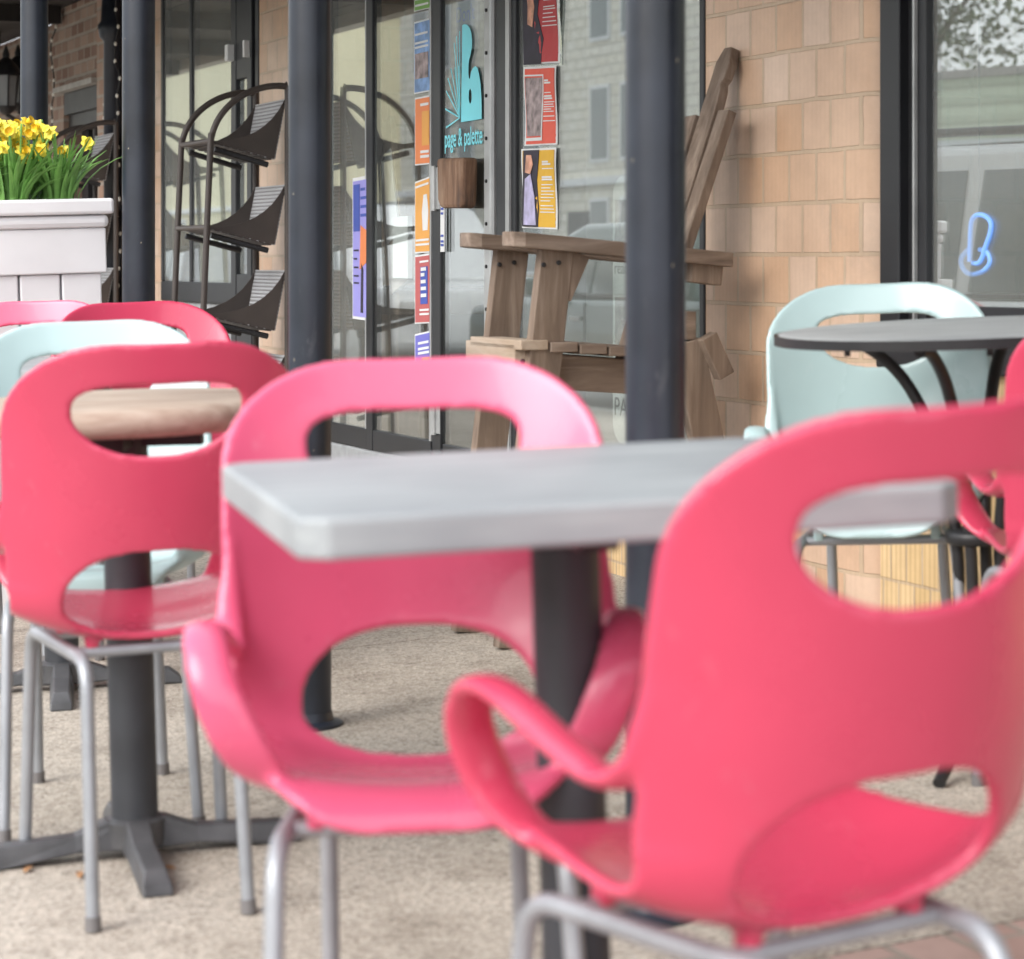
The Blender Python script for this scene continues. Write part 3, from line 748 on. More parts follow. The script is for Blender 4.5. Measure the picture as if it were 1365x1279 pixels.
def make_chair():
    t = thing('armchair', 'x', 'chair')
    o = bpy.data.objects.new('shell', SHELL); COL.objects.link(o); o.parent = t
    r = 0.0105; H = 0.392
    for s in (-1, 1):
        rt, rb, fb, ft = (s * .116, -.232, 0.004), (s * .110, -.200, H), (s * .148, .165, H - .004), (s * .164, .215, 0.004)
        full = fillet([rt, rb, fb, ft], 0.05, 8)
        k1 = 9; k2 = len(full) - 10
        MB().tube(full[:k1 + 1], r, 12).build('leg', LEGM, t, smooth=True)
        MB().tube(full[k1:k2 + 1], r, 12).build('side_rail', LEGM, t, smooth=True)
        MB().tube(full[k2:], r, 12).build('leg', LEGM, t, smooth=True)
        for p, q in ((rt, rb), (ft, fb)):
            P0 = Vector(p); d = (Vector(q) - P0).normalized()
            MB().tube([P0 - d * 0.003, P0 + d * 0.018], 0.0122, 12).build('foot_cap', paint_foot, t, smooth=True)
    MB().tube([(-.116, -.110, H - .002), (.116, -.110, H - .002)], 0.009, 10).build('cross_bar', LEGM, t, smooth=True)
    MB().tube([(-.133, .09, H - .002), (.133, .09, H - .002)], 0.009, 10).build('cross_bar', LEGM, t, smooth=True)
    return t
paint_foot = paint('foot_rubber', (0.16, 0.15, 0.15), 0.7)
proto = make_chair()
first = [True]
def place_chair(x, y, yaw, mat, label, group):
    c = proto if first[0] else copy_tree(proto)
    first[0] = False
    n = nof(x, y)
    c.location = ground_loc(x, y); c.rotation_mode = 'QUATERNION'; c.rotation_quaternion = ground_rot(n, math.radians(yaw))
    c['label'] = label; c['group'] = group
    sh = [k for k in c.children if k.name.startswith('shell')][0]
    sh.material_slots[0].link = 'OBJECT'; sh.material_slots[0].material = mat
    return c
GP = 'pink moulded armchairs around the tables'; GM = 'mint moulded armchairs around the tables'
place_chair(0.236, 2.19, 30.5, PINK, 'large pink armchair seen from behind in the right front corner, nearest of all', GP)
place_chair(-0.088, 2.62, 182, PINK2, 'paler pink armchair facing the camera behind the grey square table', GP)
place_chair(-0.576, 3.78, 18, PINK, 'pink armchair with its back to the camera in front of the round wooden table', GP)
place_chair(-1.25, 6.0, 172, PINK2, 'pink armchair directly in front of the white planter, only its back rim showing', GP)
place_chair(-0.80, 5.64, 203, PINK, 'pink armchair between the planter and the brown rack, just behind the mint one', GP)
place_chair(1.01, 4.02, 8, PINK, 'pink armchair cut by the right edge beside the curved iron table', GP)
place_chair(-0.735, 4.30, 190, MINT, 'mint armchair on the far side of the round wooden table', GM)
place_chair(0.728, 4.64, 168, MINT, 'mint armchair behind the curved iron table, against the tiled pillar', GM)

# ------------------------------------------------------------------ tables
def cross_base(t, arm, yaw0, hub_h=0.055):
    for k in range(4):
        q = yaw0 + k * PI / 2
        M = Matrix.Rotation(q, 4, 'Z')
        prof = [(0.015, 0.012), (0.015, hub_h + .012), (0.05, hub_h + .008), (0.10, hub_h - 0.012), (arm - 0.03, 0.036), (arm - 0.006, 0.016), (arm, 0.0), (arm - 0.05, 0.0), (0.10, 0.016)]
        mb = MB()
        n = len(prof)
        vs = []
        for sgn in (-1, 1):
            for a, z in prof:
                top = z > 0.02
                hw = (0.020 if top else 0.028) * (1.0 - 0.12 * a / arm)
                vs.append(M @ Vector((a, sgn * hw, z)))
        fs = [tuple(range(n))[::-1], tuple(range(n, 2 * n))] + [(i, (i + 1) % n, n + (i + 1) % n, n + i) for i in range(n)]
        mb.add(vs, fs); mb.build('foot', BASEM, t, bevel=0.004)
def pedestal(t, r, h, arm, yaw0):
    MB().lathe([(r, 0.052), (r, h)], (0, 0, 0), 40).build('pole', CHARM if False else POLEM, t, smooth=True)
    MB().lathe([(r + .012, 0.02), (r + .012, .06), (r + .002, .066)], (0, 0, 0), 32).build('hub', BASEM, t, smooth=True)
    cross_base(t, arm, yaw0)
    MB().box(-.13, .13, -.02, .02, h - .03, h - .002).box(-.02, .02, -.13, .13, h - .028, h - .003).build('top_bracket', BLACKM, t)
POLEM = paint('table_pole_paint', (0.035, 0.038, 0.045), 0.5, var=0.3, nscale=8, bmp=0.08)
# grey square table
x, y = 0.074, 2.50
t = thing('cafe_table', 'grey wooden square table on a black pole between the two front chairs', 'table', ground_loc(x, y), ground_rot(nof(x, y), math.radians(14)), 'pedestal cafe tables')
hw = 0.322; c = 0.026; ky = .90
poly = [(-hw + c, -hw), (hw - c, -hw), (hw, -hw + c), (hw, hw - c), (hw - c, hw), (-hw + c, hw), (-hw, hw - c), (-hw, -hw + c)]
MB().prism(poly, lambda p, q: Vector((p[0], p[1] * ky, q)), 0.722, 0.760).build('tabletop', GTABLE, t, bevel=0.0045, seg=2)
pedestal(t, 0.036, 0.722, 0.27, math.radians(20))
# round wooden table
x, y = -0.62, 3.96
t = thing('cafe_table', 'round table with thick weathered brown wooden top behind the left chair', 'table', ground_loc(x, y), ground_rot(nof(x, y), math.radians(0)), 'pedestal cafe tables')
MB().lathe([(0.23, .705), (.262, .708), (.272, .718), (.274, .735), (.266, .748), (.25, .753)], (0, 0, 0), 48).build('tabletop', WTABLE, t, smooth=True)
pedestal(t, 0.0385, 0.705, 0.275, math.radians(16))
# third table hidden behind
x, y = -1.02, 5.45
t = thing('cafe_table', 'half hidden pedestal table behind the mint chair, only its dark foot showing', 'table', ground_loc(x, y), ground_rot(nof(x, y), 0), 'pedestal cafe tables')
MB().lathe([(0.25, .70), (.285, .703), (.29, .72), (.285, .738), (.26, .742)], (0, 0, 0), 48).build('tabletop', GTABLE, t, smooth=True)
pedestal(t, 0.0385, 0.70, 0.27, math.radians(10))
# iron bistro table
x, y = 0.875, 4.42
t = thing('iron_table', 'round grey topped table on four curved black iron legs by the window', 'table', ground_loc(x, y) - Vector((0, 0, .004)), ground_rot(nof(x, y), math.radians(15)))
MB().lathe([(0.30, 0.7770), (.345, 0.7770), (.352, 0.7820), (.352, 0.7940), (.347, 0.7970), (.33, 0.7975)], (0, 0, 0), 64).build('tabletop', GTABLE2, t, smooth=True)
MB().lathe([(.3525, 0.7780), (.357, 0.7780), (.357, 0.7955), (.3525, 0.7955)], (0, 0, 0), 64).build('rim', BLACKM, t, smooth=True)
for k in range(4):
    M = Matrix.Rotation(k * PI / 2 + 0.7810, 4, 'Z')
    pts = cr([(.255, 0, 0.7710), (.20, 0, 0.7610), (.13, 0, .70), (.075, 0, .59), (.046, 0, .46), (.04, 0, .33), (.055, 0, .22), (.11, 0, .11), (.19, 0, .045), (.255, 0, .012)], 6)
    MB().tube([M @ p for p in pts], 0.0115, 10).build('leg', BLACKM, t, smooth=True)
MB().lathe([(.055, .40), (.06, .405), (.06, .42), (.055, .425)], (0, 0, 0), 24).build('ring', BLACKM, t, smooth=True)
for k in range(6):
    q = k * PI / 3 + .2
    MB().lathe([(.006, 0.7610), (.006, 0.7770)], (.27 * math.cos(q), .27 * math.sin(q), 0), 8).build('bolt', BLACKM, t)

# ------------------------------------------------------------------ white planter with daffodils
px, py = -1.060, 6.6
pl = thing('planter_box', 'tall white panelled wooden planter box full of daffodils', 'planter', Vector((px, py, zg(nof(px, py)))), ground_rot(1.2, math.atan2(.3965, .918)))
def pb(name, x0, x1, y0, y1, z0, z1, bev=0.004): return MB().box(x0, x1, y0, y1, z0 - pl.location.z, z1 - pl.location.z).build(name, WHITEP, pl, bevel=bev)
Lx = -1.1; D = 0.34
zt = 1.132
pb('rim', Lx, 0.0, 0, 0.05, zt - .043, zt, 0.008); pb('rim', Lx, 0.0, D - .05, D, zt - .043, zt, .008); pb('rim', -.05, 0, .051, D - .051, zt - .043, zt, .008)
pb('moulding', Lx, -.012, .012, .06, zt - .080, zt - .044, .014); pb('moulding', -.06, -.012, .061, D - .03, zt - .080, zt - .044, .012)
pb('frieze', Lx, -.020, .024, .06, zt - .204, zt - .081); pb('frieze', -.06, -.020, .0605, D - .03, zt - .204, zt - .081)
for k in range(10):
    x1 = -.034 - k * .115
    pb('board', x1 - .109, x1, .034, .055, 0.0, zt - .205, .004)
pb('side', -.06, -.034, .0555, D - .03, 0.0, zt - .205)
pb('lining', Lx, -.062, .062, D - .03, 0.0, zt - .08)
for o in kids(pl): pass
MB().box(Lx + .05, -.052, .052, D - .052, zt - .08 - pl.location.z, zt - .02 - pl.location.z).build('soil', SOIL, pl)
def daffodil(cx, cy, nl, nf, seed, label):
    rnd = random.Random(seed)
    base = pl.location + pl.rotation_quaternion @ Vector((cx, cy, zt - .025 - pl.location.z))
    t = thing('daffodil_plant', label, 'flower', base, 0.0, 'daffodil clumps in the white planter')
    mb = MB()
    for k in range(nl):
        q = rnd.uniform(0, 2 * PI); ln = rnd.uniform(.14, .25); lean = rnd.uniform(.1, .9) ** 1.1
        r0 = rnd.uniform(0, .05); d = Vector((math.cos(q), math.sin(q), 0)); s = Vector((-d.y, d.x, 0))
        b0 = d * r0; pts = []
        for i in range(6):
            f_ = i / 5
            pts.append(b0 + d * (lean * ln * f_ ** 1.6 * .85) + Vector((0, 0, ln * f_ * (1 - lean * .45 * f_))))
        mb.tube(pts, [.0052, .0062, .0064, .006, .0045, .0012], 6, True, (1.0, .28), s)
    mb.build('leaves', LEAFG, t, smooth=True)
    for k in range(nf):
        q = rnd.uniform(0, 2 * PI); h = rnd.uniform(.13, .235); d = Vector((math.cos(q), math.sin(q), 0)); r0 = rnd.uniform(.0, .06)
        top = d * (r0 + rnd.uniform(0, .06)) + Vector((0, 0, h))
        face = Vector((rnd.uniform(-.8, .8), rnd.uniform(-1.0, -.2), rnd.uniform(-.35, .35))).normalized()
        MB().tube(cr([d * r0 * .5, d * r0 + Vector((0, 0, h * .6)), top + Vector((0, 0, .008)), top + face * .012], 4), .0028, 6).build('stem', LEAFG, t, smooth=True)
        rot = face.to_track_quat('Z', 'Y').to_matrix()
        ctr = top + face * .016
        mb = MB()
        for i in range(6):
            a = i * PI / 3 + rnd.uniform(-.12, .12); R = rnd.uniform(.018, .025)
            e = Vector((math.cos(a), math.sin(a), 0)); f_ = Vector((-math.sin(a), math.cos(a), 0)); up = Vector((0, 0, 1))
            pts = [e * .003, e * R * .5 + f_ * .0095 + up * .002, e * R * .85 + f_ * .006 + up * .001, e * R * 1.05 - up * .003, e * R * .85 - f_ * .006 + up * .001, e * R * .5 - f_ * .0095 + up * .002]
            vs = [ctr + rot @ p for p in pts]; vs2 = [v - rot @ Vector((0, 0, .0012)) for v in vs]
            mb.add(vs + vs2, [(0, 1, 2, 3, 4, 5), (11, 10, 9, 8, 7, 6)] + [(i2, (i2 + 1) % 6, 6 + (i2 + 1) % 6, 6 + i2) for i2 in range(6)])
        fo = mb.build('flower', PETAL, t)
        M4 = rot.to_4x4()
        MB().lathe([(.004, 0), (.0075, .008), (.009, .015), (.0125, .020), (.0105, .019), (.007, .012)], ctr, 12, M4).build('trumpet', TRUMP if rnd.random() < .6 else PETAL, fo, smooth=True)
    return t
daffodil(-.12, .17, 85, 4, 3, 'sparse daffodil clump at the right end of the planter with long arching leaves')
daffodil(-.25, .14, 85, 24, 4, 'densest daffodil clump with bright blooms in front of the dark post')
daffodil(-.19, .24, 55, 12, 8, 'daffodil clump with few blooms set towards the back of the planter')
daffodil(-.40, .17, 80, 24, 5, 'daffodil clump cut by the left edge of the photo')

# ------------------------------------------------------------------ brown shelf racks
def rack(u0, u1, label):
    um = (u0 + u1) / 2; hl = (u1 - u0) / 2
    nb, nf = 2.85, 2.545
    base = W(um, (nb + nf) / 2, zg(2.7))
    t = thing('shelf_rack', label, 'shelf rack', base, ANG, 'brown metal shelf racks against the shopfront')
    b = (nb - nf) / 2; Z0 = base.z
    def zz(z): return z - Z0
    for s in (1, -1):
        pts = [(s * hl, -b - .055, 0.0), (s * hl, -b - .03, zz(.7)), (s * hl, -b, zz(1.38))]
        for k in range(1, 10):
            q = PI / 2 * k / 10
            pts.append((s * hl, -b + (2 * b - .02) * (1 - math.cos(q)), zz(1.38) + .245 * math.sin(q)))
        pts += [(s * hl, b - .012, zz(1.622)), (s * hl, b, zz(1.60)), (s * hl, b, zz(1.3)), (s * hl, b, 0.0)]
        MB().tube(cr(pts, 4), .0125, 12).build('arch_frame', BROWNM, t, smooth=True)
    for zr in (1.41, 1.083, .755, .43):
        fy = -b - (1.41 - zr) * .045
        z = zz(zr)
        MB().tube([(-hl, fy, z), (hl, fy, z)], .010, 10).build('front_rod', BROWNM, t, smooth=True)
        P0, P1, P2 = (fy + .005, z), (b - .05, z - .065), (b - .006, z + .165)
        arc = []
        for k in range(9):
            q = k / 8
            ctrl = (b - .09, z - .005)
            arc.append(((1 - q) ** 2 * P2[0] + 2 * q * (1 - q) * ctrl[0] + q * q * P0[0], (1 - q) ** 2 * P2[1] + 2 * q * (1 - q) * ctrl[1] + q * q * P0[1]))
        poly = [P0, P1, P2] + arc[1:-1]
        for s in (-1, 1):
            MB().prism(poly, lambda p, q: Vector((q, p[0], p[1])), s * (hl - .017), s * (hl - .012)).build('end_panel', BROWNM, t)
        d = Vector((0, P2[0] - P1[0], P2[1] - P1[1]))
        nrm = Vector((0, d.z, -d.y)).normalized() * .006
        A = Vector((0, P1[0], P1[1])); B = Vector((0, P2[0], P2[1])); X = Vector((hl - .018, 0, 0))
        MB().add([A - X, A + X, B + X, B - X, A - X + nrm, A + X + nrm, B + X + nrm, B - X + nrm], [(0, 1, 2, 3), (7, 6, 5, 4), (0, 4, 5, 1), (2, 6, 7, 3), (1, 5, 6, 2), (0, 3, 7, 4)]).build('back_panel', SLAT, t)
        mb = MB()
        for k in range(9):
            f0 = k / 9; f1 = f0 + .075
            a = Vector((0, P0[0] + (P1[0] - P0[0]) * f0, P0[1] + (P1[1] - P0[1]) * f0)); c_ = Vector((0, P0[0] + (P1[0] - P0[0]) * f1, P0[1] + (P1[1] - P0[1]) * f1))
            dn = Vector((0, 0, -.005))
            mb.add([a - X, a + X, c_ + X, c_ - X, a - X + dn, a + X + dn, c_ + X + dn, c_ - X + dn], [(0, 1, 2, 3), (7, 6, 5, 4), (0, 4, 5, 1), (2, 6, 7, 3), (1, 5, 6, 2), (0, 3, 7, 4)])
        mb.build('shelf_slats', BROWNM, t)
        for q in (-hl + .03, hl - .03):
            MB().tube([(q, P0[0] + .02, P0[1] - .03), (q, P1[0] - .02, P1[1] - .022)], .011, 6).build('brace', BLACKM, t)
    return t
rack(8.76, 9.17, 'arched brown metal shelf rack against the tiled pillar, right of the chipped post')
rack(11.44, 11.86, 'arched brown metal shelf rack half hidden behind the white planter')

# ------------------------------------------------------------------ tall timber chair
uc, nc = 5.405, 2.55
tb = thing('timber_chair', 'tall rustic plank chair of weathered brown timber leaning on the tiled pillar', 'wooden chair', W(uc, nc, zg(nc)), ANG)
Z0 = zg(nc)
def bz(z): return z - Z0
def plank(name, p, q, w_, th, waxis, mat, bev=.003, taper=1.0):
    """board from p to q (local x, y, z), w_ wide along waxis"""
    p, q = Vector(p), Vector(q); d = (q - p).normalized(); a = Vector(waxis); a = (a - d * a.dot(d)).normalized(); b = d.cross(a)
    vs = []
    for e, k in ((p, 1.0), (q, taper)):
        for sa, sb in ((-1, -1), (1, -1), (1, 1), (-1, 1)): vs.append(e + a * (sa * w_ / 2 * k) + b * (sb * th / 2))
    return MB().add(vs, [(3, 2, 1, 0), (4, 5, 6, 7), (0, 1, 5, 4), (1, 2, 6, 5), (2, 3, 7, 6), (3, 0, 4, 7)]).build(name, mat, tb, bevel=bev)
ARMF, ARMB = -.29, .30
for s in (-1, 1):       # s=+1 is the side nearer the camera
    xs_ = s * .135
    # arm board, rounded at the front
    def armz(y): return bz(1.012 - (y - ARMF) * .085)
    poly = [(xs_ - .05, ARMB), (xs_ + .05, ARMB), (xs_ + .05, ARMF + .03), (xs_ + .035, ARMF + .005), (xs_, ARMF - .004), (xs_ - .035, ARMF + .005), (xs_ - .05, ARMF + .03)]
    MB().prism(poly, lambda p, q: Vector((p[0], p[1], armz(p[1]) + q)), -.018, .018).build('arm', BENCHX, tb, bevel=.003)
    plank('front_leg', (xs_, -.16, bz(.985)), (xs_, -.275, bz(zg(nc - .28))), .085, .035, (0, 1, 0), BENCH)
    plank('bracket', (xs_ + s * .0, -.115, bz(.985)), (xs_ + s * .0, -.165, bz(.88)), .09, .028, (0, 1, 0), BENCH) if s > 0 else None
    plank('rear_leg', (xs_, .19, bz(.76)), (xs_, .36, bz(zg(nc + .36)) + .004), .085, .035, (0, 1, 0), BENCH)
    plank('side_rail', (xs_ - s * .036, -.26, bz(.70)), (xs_ - s * .036, .24, bz(.66)), .085, .03, (0, 0, 1), BENCHX)
    plank('arm_block', (xs_, .20, bz(.945)), (xs_, .285, bz(.935)), .075, .05, (0, 0, 1), BENCH)
plank('front_rail', (-.19, -.245, bz(.705)), (.12, -.245, bz(.705)), .11, .032, (0, 0, 1), PALEW)
for k in range(5):
    plank('seat_slat', (-.16, -.225 + k * .078, bz(.758 - k * .006)), (.16, -.225 + k * .078, bz(.758 - k * .006)), .072, .024, (0, 1, 0), PALEW if k == 0 else BENCHX)
for i, (xo, top, wd) in enumerate([(-.088, 1.33, .060), (-.002, 1.50, .080), (.080, 1.335, .056)]):
    k = (top - .70) / .83
    p = Vector((xo * .75, .12, bz(.70))); q = Vector((xo * 1.05, .12 + .285 * k, bz(top)))
    if i == 1:
        d = (q - p); a = Vector((1, 0, 0)); nrm = d.normalized().cross(a).normalized()
        prof = [(-.036, 0), (.036, 0), (.039, .82), (.034, .86), (.024, .885), (.036, .90), (.040, .945), (.022, 1.0), (-.014, 1.0), (-.036, .955), (-.036, .90), (-.039, .82)]
        MB().prism(prof, lambda c_, th: p + d * c_[1] + a * c_[0] + nrm * th, -.013, .013).build('back_plank', BENCH, tb, bevel=.003)
    else:
        plank('back_plank', p, q, wd, .026, (1, 0, 0), BENCH)
for xs_ in (-.135, .135):
    for y_, z_ in ((-.20, .95), (-.16, .955), (-.255, .72), (-.225, .70)):
        MB().lathe([(.006, 0), (.006, .004), (.002, .005)], (xs_ + .0185, y_, bz(z_)), 8, Matrix.Rotation(PI / 2, 4, 'Y')).build('screw', BLACKM, tb)
plank('back_rail', (-.15, .20, bz(.80)), (.15, .20, bz(.80)), .07, .03, (0, 0, 1), BENCHX)
plank('peg_block', (.165, .235, bz(.775)), (.165, .285, bz(.675)), .045, .035, (0, 1, 0), BENCH)

# ------------------------------------------------------------------ posters, papers and signs
def sheet(name, label, cat, x0, x1, y0, y1, n, mat, group=None, border=True, wav=0.0):
    """paper at depth n, spanning photo columns x0..x1 and rows y0..y1 (rows measured at each edge)"""
    u0, zt0 = wp(x0, y0[0], n); _, zb0 = wp(x0, y1[0], n); u1_, zt1 = wp(x1, y0[1], n); _, zb1 = wp(x1, y1[1], n)
    um = (u0 + u1_) / 2; zb = min(zb0, zb1)
    t = thing(name, label, cat, W(um, n, zb), ANG, group)
    hw_ = (u0 - u1_) / 2
    def pt(a, b, off):       # a 0..1 left-right, b 0..1 bottom-top
        zl_ = zb0 + (zt0 - zb0) * b; zr_ = zb1 + (zt1 - zb1) * b
        return Vector((-hw_ + 2 * hw_ * a, off + wav * math.sin(a * 7 + b * 5), zl_ + (zr_ - zl_) * a - zb))
    def patch(nm, a0, a1, b0, b1, off, m, parent=t, poly=None, th=.0012):
        mb = MB()
        if poly:
            vs = [pt(a, b, off) for a, b in poly]; k = len(vs)
            mb.add(vs + [v + Vector((0, th, 0)) for v in vs], [tuple(range(k)), tuple(range(2 * k - 1, k - 1, -1))] + [(i, (i + 1) % k, k + (i + 1) % k, k + i) for i in range(k)])
        else:
            na, nb_ = 6, 8
            g = [[pt(a0 + (a1 - a0) * i / na, b0 + (b1 - b0) * j / nb_, off) for j in range(nb_ + 1)] for i in range(na + 1)]
            vs = [v for r in g for v in r]; K = len(vs); nbk = nb_ + 1
            fs = [(i * nbk + j, (i + 1) * nbk + j, (i + 1) * nbk + j + 1, i * nbk + j + 1) for i in range(na) for j in range(nb_)]
            mb.add(vs + [v + Vector((0, th, 0)) for v in vs], fs + [tuple(K + q for q in f) for f in fs])
        return mb.build(nm, m, parent)
    def lines(nm, a0, a1, rows, off, m, h=.012, parent=t):
        mb = MB()
        for i, b in enumerate(rows):
            e = a1 - (0.12 if i % 4 == 3 else 0.02 * (i % 3))
            vs = [pt(a0, b, off), pt(e, b, off), pt(e, b + h, off), pt(a0, b + h, off)]
            mb.add(vs + [v + Vector((0, .0006, 0)) for v in vs], [(0, 1, 2, 3), (7, 6, 5, 4), (0, 4, 5, 1), (2, 6, 7, 3)])
        return mb.build(nm, m, parent)
    patch('paper', 0, 1, 0, 1, 0, PAPER if border else mat)
    if border: patch('print', .05, .96, .02, .975, -.0015, mat)
    return t, patch, lines
GW = 'posters taped to the large shop window'
t, p, l = sheet('poster', 'dark red poster with a photo strip, topmost of the column beside the door', 'poster', 699, 745, (-22, -28), (87, 84), 2.957, PRED, GW, wav=.004)
p('photo', 0, 0, 0, 0, -.003, INKD, poly=[(.0, .0), (.52, .0), (.60, .3), (.42, .6), (.45, 1), (.0, 1)]); p('figure', 0, 0, 0, 0, -.0045, SKINP, poly=[(.10, .5), (.3, .45), (.34, .7), (.22, .98), (.12, .98)])
l('text', .55, .95, [.45, .50, .55, .60, .65, .68, .88], -.003, PAPER); l('text', .55, .9, [.76, .79], -.003, PAPER, .022)
p('sleeve', 1.0, 1.06, -.03, 1, -.001, GLASS)
t, p, l = sheet('poster', 'coral poster with a framed picture, middle of the column beside the door', 'poster', 699, 742, (90, 88), (195, 193), 2.957, PORANGE, GW, wav=.003)
p('photo', .08, .56, .12, .86, -.003, PHOTO); p('photo_border', .04, .60, .06, .10, -.003, PAPER); p('photo_border', .04, .60, .88, .90, -.003, PAPER); p('photo_border', .57, .60, .101, .879, -.003, PAPER)
l('text', .62, .95, [.30, .36, .42, .45, .48, .51, .54, .66], -.003, PAPER); l('text', .62, .88, [.58, .61, .78, .81], -.003, PAPER, .022)
t, p, l = sheet('poster', 'yellow poster with a purple photo strip, lowest of the column beside the door', 'poster', 696, 742, (199, 197), (304, 306), 2.957, PYEL, GW, wav=.003)
p('photo', 0, 0, 0, 0, -.003, INKD, poly=[(.02, .02), (.50, .02), (.54, .25), (.46, .6), (.50, .98), (.08, .98)]); p('figure', 0, 0, 0, 0, -.0045, LILAC, poly=[(.06, .04), (.44, .04), (.42, .4), (.30, .68), (.14, .62)]); p('face', 0, 0, 0, 0, -.006, SKINP, poly=[(.16, .7), (.3, .68), (.36, .8), (.30, .92), (.18, .92)])
l('text', .58, .94, [.2, .24, .28, .34, .38, .42, .46, .50, .54, .74], -.003, PAPER); l('text', .58, .9, [.60, .63, .79, .82], -.003, PAPER, .022)
GS = 'posters taped to the side window'
t, p, l = sheet('poster', 'green poster at the very top of the side window column', 'poster', 552, 574, (-40, -46), (16, 11), 2.957, PGRN, GS); l('text', .1, .9, [.1, .25, .55], -.003, PAPER, .05)
t, p, l = sheet('poster', 'pale blue landscape poster in the side window, above the orange one', 'poster', 552, 574, (30, 24), (126, 122), 2.957, PBLUE, GS); p('photo', .1, .9, .2, .55, -.003, PHOTO); l('text', .1, .9, [.62, .68, .8], -.003, PAPER, .03)
t, p, l = sheet('poster', 'orange poster in the side window with a pale figure, below the blue one', 'poster', 553, 574, (131, 127), (221, 219), 2.957, POR2, GS); p('photo', .5, .95, .28, .78, -.003, PAMB); l('text', .4, .95, [.10, .17, .86], -.003, PAPER, .04)
t, p, l = sheet('poster', 'amber poster with a standing figure, third from the top in the side window', 'poster', 553, 574, (243, 235), (338, 337), 2.957, PAMB, GS); p('figure', 0, 0, 0, 0, -.003, PAPER, poly=[(.55, .3), (.85, .3), (.9, .55), (.8, .78), (.6, .78), (.5, .55)]); l('text', .1, .95, [.1, .16, .9], -.003, PAPER, .03)
t, p, l = sheet('poster', 'rose red poster with a blue bookish picture in the side window', 'poster', 553, 574, (341, 338), (432, 431), 2.957, PMAR, GS); p('photo', .4, .85, .28, .82, -.003, NAVY); l('text', .45, .8, [.38, .48, .58, .68, .76], -.0045, PAPER, .05); l('text', .35, .95, [.12, .18, .88], -.003, PAPER, .03)
t, p, l = sheet('poster', 'indigo poster at the bottom of the side window column', 'poster', 553, 574, (446, 441), (540, 540), 2.957, PIND, GS); p('photo', .5, .95, .3, .65, -.003, PAMB); l('text', .25, .95, [.70, .76, .84], -.003, PAPER, .035)
t, p, l = sheet('poster', 'tall lilac poster in the leftmost side window beside the post', 'poster', 470, 491, (238, 234), (425, 428), 2.957, PPURP, GS); p('photo', .1, .5, .62, .95, -.003, NAVY); p('figure', 0, 0, 0, 0, -.003, POR2, poly=[(.5, .35), (.9, .4), (.95, .62), (.55, .66)]); p('vase', 0, 0, 0, 0, -.003, INKD, poly=[(.55, .05), (.7, .05), (.72, .35), (.6, .4)]); l('text', .12, .45, [.25, .30, .36, .42, .48], -.003, INKD); l('text', .55, .95, [.72, .78, .84, .9], -.003, NAVY, .02)
t, p, l = sheet('sticker', 'narrow white sticker strip with blue bars on the door edge', 'sticker', 587, 592.5, (212, 212), (336, 336), 2.95, PAPER, border=False)
l('bars', .15, .85, [.06, .10, .16, .40, .45, .76, .80, .83, .87, .92], -.0015, NAVY, .025)
# white rounded banner standing inside the window behind the post
u0, zt0 = wp(816, 236, 3.02); u1_, zb0 = wp(905, 604, 3.02)
bn = thing('banner', 'tall white rounded event banner inside the window, mostly behind the front post', 'banner', W((u0 + u1_) / 2, 3.022, zb0), ANG)
h = zt0 - zb0; hw_ = (u0 - u1_) / 2; R = .06
poly = []
for cx_, cz_, q0 in ((hw_ - R, R, -PI / 2), (hw_ - R, h - R, 0), (-hw_ + R, h - R, PI / 2), (-hw_ + R, R, PI)):
    for k in range(6):
        q = q0 + PI / 2 * k / 5; poly.append((cx_ + R * math.cos(q), cz_ + R * math.sin(q)))
MB().prism(poly, lambda q, t_: Vector((q[0], t_, q[1])), 0, .004).build('board', PAPER, bn)
for body, size, z in (('Friday', .085, .17), ('PAGE', .075, .08), ('Local author', .05, h - .2), ('reading', .05, h - .28), ('Saturday', .05, h - .48)):
    o = text_on_wall(body, size, 'lettering', INKD, bn, hw_ - .015, -.001, z)
MB().box(-hw_ + .02, hw_ - .05, -.002, -.0005, .28, .42).box(-hw_ + .02, hw_ - .05, -.002, -.0005, .55, .70).build('photo', PHOTO, bn)
t, p, l = sheet('notice', 'small white paper notice in the right window, left of the blue tube sign', 'notice', 1241, 1256, (97, 97), (122, 122), 3.03, PAPER, border=False); l('text', .2, .8, [.3, .45, .6, .72], -.0015, INKD)

# blue neon sign in right window
us_, zs_ = wp(1302, 325, 3.025)
ns_ = thing('neon_sign', 'blue glowing tube sign shaped like a looped letter inside the right window', 'neon sign', W(us_, 3.025, zs_), ANG)
k_ = .0019
up_ = [(-9, 24), (-8, -12), (-6, -31), (1, -38), (11, -36), (18, -27), (17, -13), (12, 2), (7, 19), (2, 26), (-5, 26)]
MB().tube(cr([(x * .0030, 0, -y * .00165) for x, y in up_], 6), .0055, 10).build('upper_loop', NEON, ns_, smooth=True)
lo_ = [(-13, 8), (-22, 20), (-19, 34), (-9, 41), (7, 36), (15, 24), (11, 11), (2, 8)]
MB().tube(cr([(x * .0030, .004, -y * .00165) for x, y in lo_], 6), .0055, 10).build('lower_loop', NEON, ns_, smooth=True)
MB().tube([(0, .006, .07), (0, .006, .5)], .0015, 6).build('cord', BLACKM, ns_)

